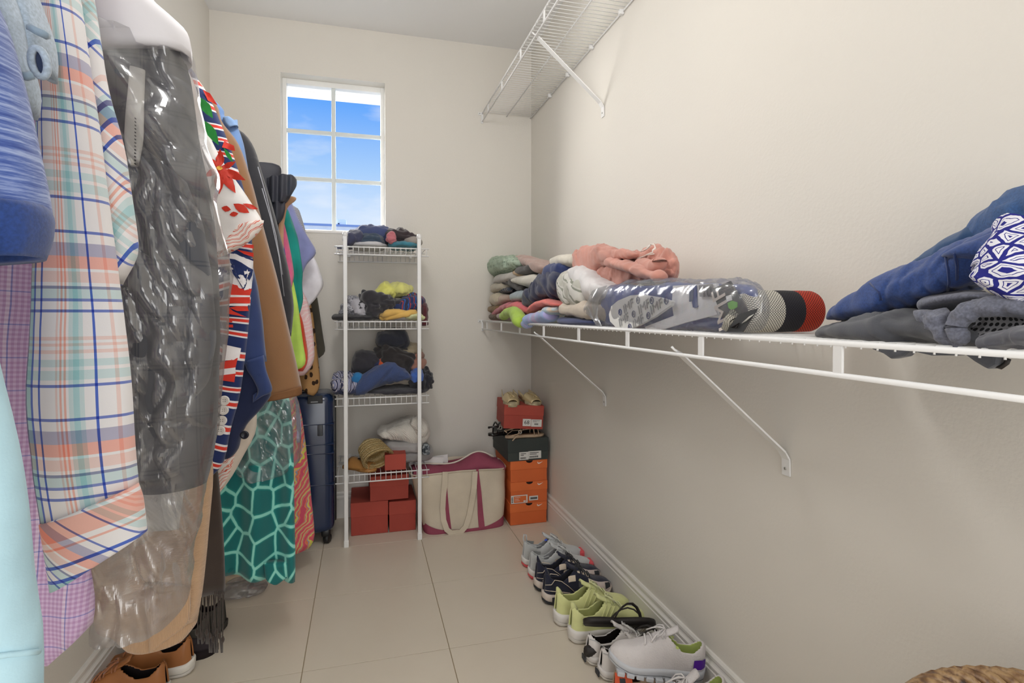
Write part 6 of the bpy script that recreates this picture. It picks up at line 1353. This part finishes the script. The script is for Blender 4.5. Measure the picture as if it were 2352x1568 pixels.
o_ = ptxt('IMF', 1365, 640, .062, M('rust_white_print', '#e3d9d2', .6), tg_, XQ - .0065, PI / 2 + .33)
for k in range(5): plate([(1310 + k * 4, 500 + k * 10), (1440 + k * 6, 452 + k * 10), (1441 + k * 6, 456 + k * 10), (1311 + k * 4, 504 + k * 10)], XQ - .0065, .0006, M('tag_grey', '#9a9ca0'), 'tag_print', tg_)
# film round it
P_ = slab([(1340, 712), (1352, 688), (1372, 664), (1400, 650), (1460, 641), (1560, 637), (1650, 636), (1715, 638), (1745, 650), (1764, 672), (1772, 695)], [(1340, 716), (1356, 738), (1376, 752), (1400, 760), (1460, 761), (1560, 763), (1650, 764), (1715, 764), (1745, 760), (1764, 740), (1772, 715)], .245, X=.706, seed=98, fold=.007, sq=4.0, n=150, m=80, freq=1.5, obl=.85)
fb = thing('plastic_bag', 'clear plastic bag around the blue and white uniform on the shelf', 'plastic bag', (.835, 1.3, TOP))
P_.build('film', FILM2, fb)
# flap of loose film at the end
fl_ = []
for a, b in (((1395, 655), (1360, 668)), ((1375, 690), (1338, 712)), ((1372, 725), (1362, 735)), ((1385, 755), (1366, 742))):
    q0, q1_ = at(a[0], a[1], X=.712), at(b[0], b[1], X=.705); fl_.append([q0, (q0 + q1_) / 2 + np.array([-.008, 0, 0]), q1_])
MB().grid(np.array(fl_)).build('loose_end', FILM2, fb, solid=.0006)
# warning print on the film
for k in range(6): 
    for j in range(2):
        plate([(620 + j * 130, 400 + k * 8), (735 + j * 130, 396 + k * 8), (735 + j * 130, 399 + k * 8), (620 + j * 130, 403 + k * 8)], .704, .0005, M('grey_print_ink', '#9a9a9c'), 'warning_print', fb)

# ================================================================== rolled mat in a mesh sleeve
def net_mat(name, base, hole):
    t = NT(name); v = t.obj(); sp = t.n('SeparateXYZ'); t.t.links.new(v, sp.inputs[0])
    ang = t.math('MULTIPLY', t.math('ARCTAN2', sp.outputs[2], sp.outputs[1]), 9.0); yy = t.math('MULTIPLY', sp.outputs[0], 520.0)
    s1 = t.math('SINE', t.math('ADD', t.math('MULTIPLY', ang, 2.6), yy)); s2 = t.math('SINE', t.math('SUBTRACT', t.math('MULTIPLY', ang, 2.6), yy))
    m = t.math('MINIMUM', t.math('ABSOLUTE', s1), t.math('ABSOLUTE', s2)); c = t.ramp(m, [(0, hole), (.34, base)])
    return t.done(c, .7, .3)
rr = .0425
ml = thing('rolled_mat', 'white, black and red roll in a black mesh sleeve with a hang tag', 'roll', (.82, .945, TOP))
rc = np.array([.82, .945, TOP + rr + .001])
def roll_seg(x0, x1, mat, name, c0=False, c1=False):
    n = 48; a = np.linspace(0, 2 * PI, n, endpoint=False); prof = [(x0, rr), ((x0 + x1) / 2, rr * 1.01), (x1, rr)]
    if c0: prof = [(x0 - .026, .004), (x0 - .024, rr * .35), (x0 - .014, rr * .72), (x0 - .006, rr * .93)] + prof
    if c1: prof = prof + [(x1 + .006, rr * .95), (x1 + .012, rr * .75), (x1 + .012, .002)]
    V = np.array([[(x - (x0 + x1) / 2, r * math.cos(q), r * math.sin(q)) for q in a] for x, r in prof])
    o = MB().grid(V, wv=True).build(name, mat, ml, local=True); o.location = Vector(((x0 + x1) / 2, rc[1], rc[2])) - ml.location
    return o
roll_seg(.742, .803, net_mat('white_under_black_net', '#d8d4c8', '#1e1c1c'), 'pale_section', c0=True)
roll_seg(.803, .852, net_mat('black_under_black_net', '#2c2b33', '#161518'), 'black_section')
roll_seg(.852, .895, net_mat('red_under_black_net', '#c8402a', '#2a1512'), 'red_section', c1=True)
MB().tube([(.725, .945, TOP + .03), (.71, .95, TOP + .02), (.70, .955, TOP + .006)], [.022, .014, .006], 10).build('gathered_end', net_mat('white_under_black_net_end', '#b8b4a8', '#1e1c1c'), ml)
XT = .705
tgp = [at(1668, 762, X=XT), at(1698, 722, X=XT), at(1742, 708, X=XT), at(1745, 712, X=XT), at(1708, 762, X=XT)]
ht_ = MB().prism([(-q[1], q[2]) for q in tgp[:3] + tgp[4:]], .002, (XT, 0, 0), (0, -1, 0), (0, 0, 1)).build('hang_tag', M('dark_card', '#3d3e40', .5), ml, smooth=False)
for k in range(4):
    q0, q1_ = at(1704 + k * 3, 742 - k * 1.5, X=XT - .003), at(1722 + k * 3, 726 - k * 1.5, X=XT - .003); MB().tube([q0, q1_], .0006, 4).build('tag_print', M('tag_white_print', '#d8d6d0'), ht_)
MB().tube([at(1680, 752, X=XT - .003), at(1698, 742, X=XT - .003), at(1692, 752, X=XT - .003)], .003, 5, closed=True, flat=.3).build('tag_slot', BLKR, ht_)

# ================================================================== jeans and shorts at the near end of the shelf
JE = fab('#2c4784', 'blue_denim', heather=.05, crease=1.2); JD = fab('#2f5283', 'teal_denim', heather=.05, crease=1.2)
# dark grey trousers
GT = fab('#4b4d54', 'grey_tech_cloth', crease=1.0)
dt = thing('trousers', 'dark grey technical trousers drooping through the wire shelf', 'trousers', (.83, .60, TOP))
slab([(1832, 771), (1850, 756), (1880, 744), (1920, 732), (1970, 720), (2030, 711), (2090, 712), (2160, 735), (2240, 760), (2330, 770), (2420, 775)], [(1832, 775), (1860, 780), (1900, 783), (1960, 792), (2030, 796), (2090, 797), (2160, 800), (2240, 802), (2330, 804), (2420, 806)], .24, X=.722, seed=110, fold=.012, freq=.9, el=.82, d=(.1, .6, .8), n=110, obl=.6).build('legs', GT, dt)
# drooping pockets below the wires
for pts in ([(2008, 800), (2040, 812), (2056, 824), (2085, 818), (2100, 806), (2060, 798)], [(2105, 806), (2150, 816), (2205, 816), (2220, 808), (2160, 802)], [(2220, 808), (2250, 830), (2280, 848), (2300, 838), (2302, 814), (2260, 806)]):
    MB().prism([(-at(a, b, X=.74)[1], at(a, b, X=.74)[2]) for a, b in pts], .02, (.75, 0, 0), (0, -1, 0), (0, 0, 1)).build('pocket_droop', GT, dt, smooth=False, bevel=.004)
MB().tube([at(2284, 838, X=.74), at(2300, 843, X=.74), at(2312, 834, X=.74), at(2316, 824, X=.74)], .003, 5).build('loop', BLKR, dt)
# jeans
jn = thing('jeans', 'blue denim jeans folded long over the grey trousers', 'jeans', tuple(at(2080, 720, X=.80) ))
_ = slab([(1876, 730), (1884, 712), (1900, 698), (1930, 680), (1990, 651), (2050, 620), (2120, 590), (2180, 560), (2230, 537), (2280, 518), (2312, 508), (2335, 520), (2348, 545)], [(1876, 736), (1890, 738), (1920, 737), (1960, 734), (2020, 722), (2080, 705), (2130, 690), (2190, 668), (2240, 655), (2280, 645), (2312, 625), (2335, 590), (2348, 560)], .18, X=.765, seed=112, fold=.009, freq=1.25, el=.55, d=(0, .3, -1), n=130, obl=.8); jm1 = _; jm1.build('legs', JE, jn)
jm2 = slab([(2150, 582), (2200, 552), (2260, 525), (2310, 510), (2345, 530)], [(2150, 588), (2200, 600), (2260, 612), (2310, 604), (2345, 545)], .12, X=.752, seed=113, fold=.008, d=(0, .4, -1), obl=.8); jm2.build('seat', JE, jn)
for q in ([(2172, 590), (2178, 620), (2180, 650), (2176, 672)], [(2192, 582), (2198, 610), (2198, 640), (2192, 664)], [(1998, 650), (2020, 672), (2024, 690)]):
    P5 = [on_cloth([jm1, jm2], a, b, .0005) for a, b in q]; P5 = [p_ for p_ in P5 if p_ is not None]
    if len(P5) > 1: MB().tube(P5, .0018, 5).build('seam', fab('#22376c'), jn)
j2 = thing('jeans', 'teal blue jeans heaped behind the folded denim jeans', 'jeans', tuple(at(2330, 640, X=.88)))
sweep([at(2240, 600, X=.93), at(2300, 540, X=.93), at(2360, 510, X=.92), at(2440, 500, X=.92)], [.04, .045, .05, .05], [.03, .045, .05, .05], 114, .005).build('leg', JD, j2)
sweep([at(2110, 640, X=.92), at(2200, 590, X=.93), at(2260, 550, X=.93), at(2330, 535, X=.93)], [.04, .045, .045, .04], [.025, .03, .03, .03], 115, .004).build('leg', fab('#24466f'), j2)
bk = pile  # (folds of print shirt below)
o_ = sweep([at(2290, 680, X=.735), at(2330, 640, X=.745), at(2352, 600, X=.76), at(2400, 560, X=.78)], [.03, .04, .045, .05], [.025, .035, .04, .05], 116, .006).build('print_shirt', BLUEWHITE); tag(o_, 'white shirt with a navy leaf print crumpled on the grey shorts', 'shirt')
o_ = sweep([at(2262, 662, X=.735), at(2300, 648, X=.74), at(2350, 636, X=.745), at(2420, 640, X=.75)], [.016, .022, .025, .03], [.008, .014, .018, .02], 117, .004).build('print_shirt', swirl_mat('cream_navy_print', ['#d9d5c4', '#2b2f6e', '#d9d5c4', '#d9d5c4'], 12, 8, .2, 1)); tag(o_, 'cream and navy print swim shorts under the leaf print shirt', 'shorts')
# grey running shorts with mesh lining
GS = fab('#6a6d7c', 'grey_heather_shorts', heather=.10)
gs = thing('shorts', 'heather grey running shorts with a perforated mesh lining', 'shorts', tuple(at(2210, 780, X=.74)))
slab([(2075, 700), (2082, 686), (2100, 678), (2140, 670), (2190, 664), (2250, 668), (2310, 682), (2360, 702), (2420, 725)], [(2075, 706), (2092, 716), (2130, 712), (2180, 704), (2240, 694), (2300, 704), (2360, 730), (2420, 760)], .17, X=.742, seed=118, fold=.008, d=(0, 1, .2), n=100).build('waist', GS, gs)
slab([(2088, 712), (2110, 710), (2140, 712), (2170, 716), (2200, 730)], [(2088, 716), (2102, 742), (2124, 756), (2160, 768), (2200, 782)], .05, X=.728, seed=119, fold=.007, d=(0, .8, -1)).build('leg_fold', GS, gs)
sweep([at(2380, 716, X=.735), at(2330, 704, X=.732), at(2285, 700, X=.728), at(2245, 706, X=.724), at(2212, 724, X=.72), at(2196, 748, X=.718), at(2200, 770, X=.718), at(2226, 783, X=.718)], [.010, .012, .012, .012, .012, .012, .011, .008], [.009, .010, .011, .011, .011, .011, .010, .008], 120, .0018, fs=.012, m=70).build('gathered_hem', GS, gs)
sweep([at(2160, 722, X=.735), at(2176, 745, X=.73), at(2186, 768, X=.728), at(2215, 786, X=.726)], [.02, .024, .022, .016], [.012, .016, .014, .010], 122, .003, fs=.02).build('leg_fold', GS, gs)
def mesh_mat():
    t = NT('perforated_grey_mesh'); v = t.obj((1, 150, 150)); q = t.n('TexVoronoi', feature='F1'); t.t.links.new(v, q.inputs['Vector']); q.inputs['Scale'].default_value = 1.0; q.inputs['Randomness'].default_value = .12
    return t.done(t.ramp(q.outputs['Distance'], [(0, '#26262a'), (.34, '#8d8d92')]), .8, .2)
G = []
for a, b in (((2230, 712), (2215, 768)), ((2262, 706), (2250, 772)), ((2300, 710), (2300, 775)), ((2352, 732), (2352, 775)), ((2420, 745), (2420, 775))):
    q0, q1_ = at(a[0], a[1], X=.735), at(b[0], b[1], X=.725); G.append([q0 + (q1_ - q0) * u + np.array([.012 * math.sin(PI * u), 0, 0]) for u in np.linspace(0, 1, 7)])
MB().grid(np.array(G)).build('mesh_lining', mesh_mat(), gs, solid=.002)
sweep([at(2250, 790, X=.712), at(2300, 782, X=.715), at(2360, 772, X=.72), at(2420, 770, X=.72)], [.012, .022, .03, .03], [.006, .010, .012, .012], 121, .003, fs=.02).build('second_leg', fab('#55565f'), gs)
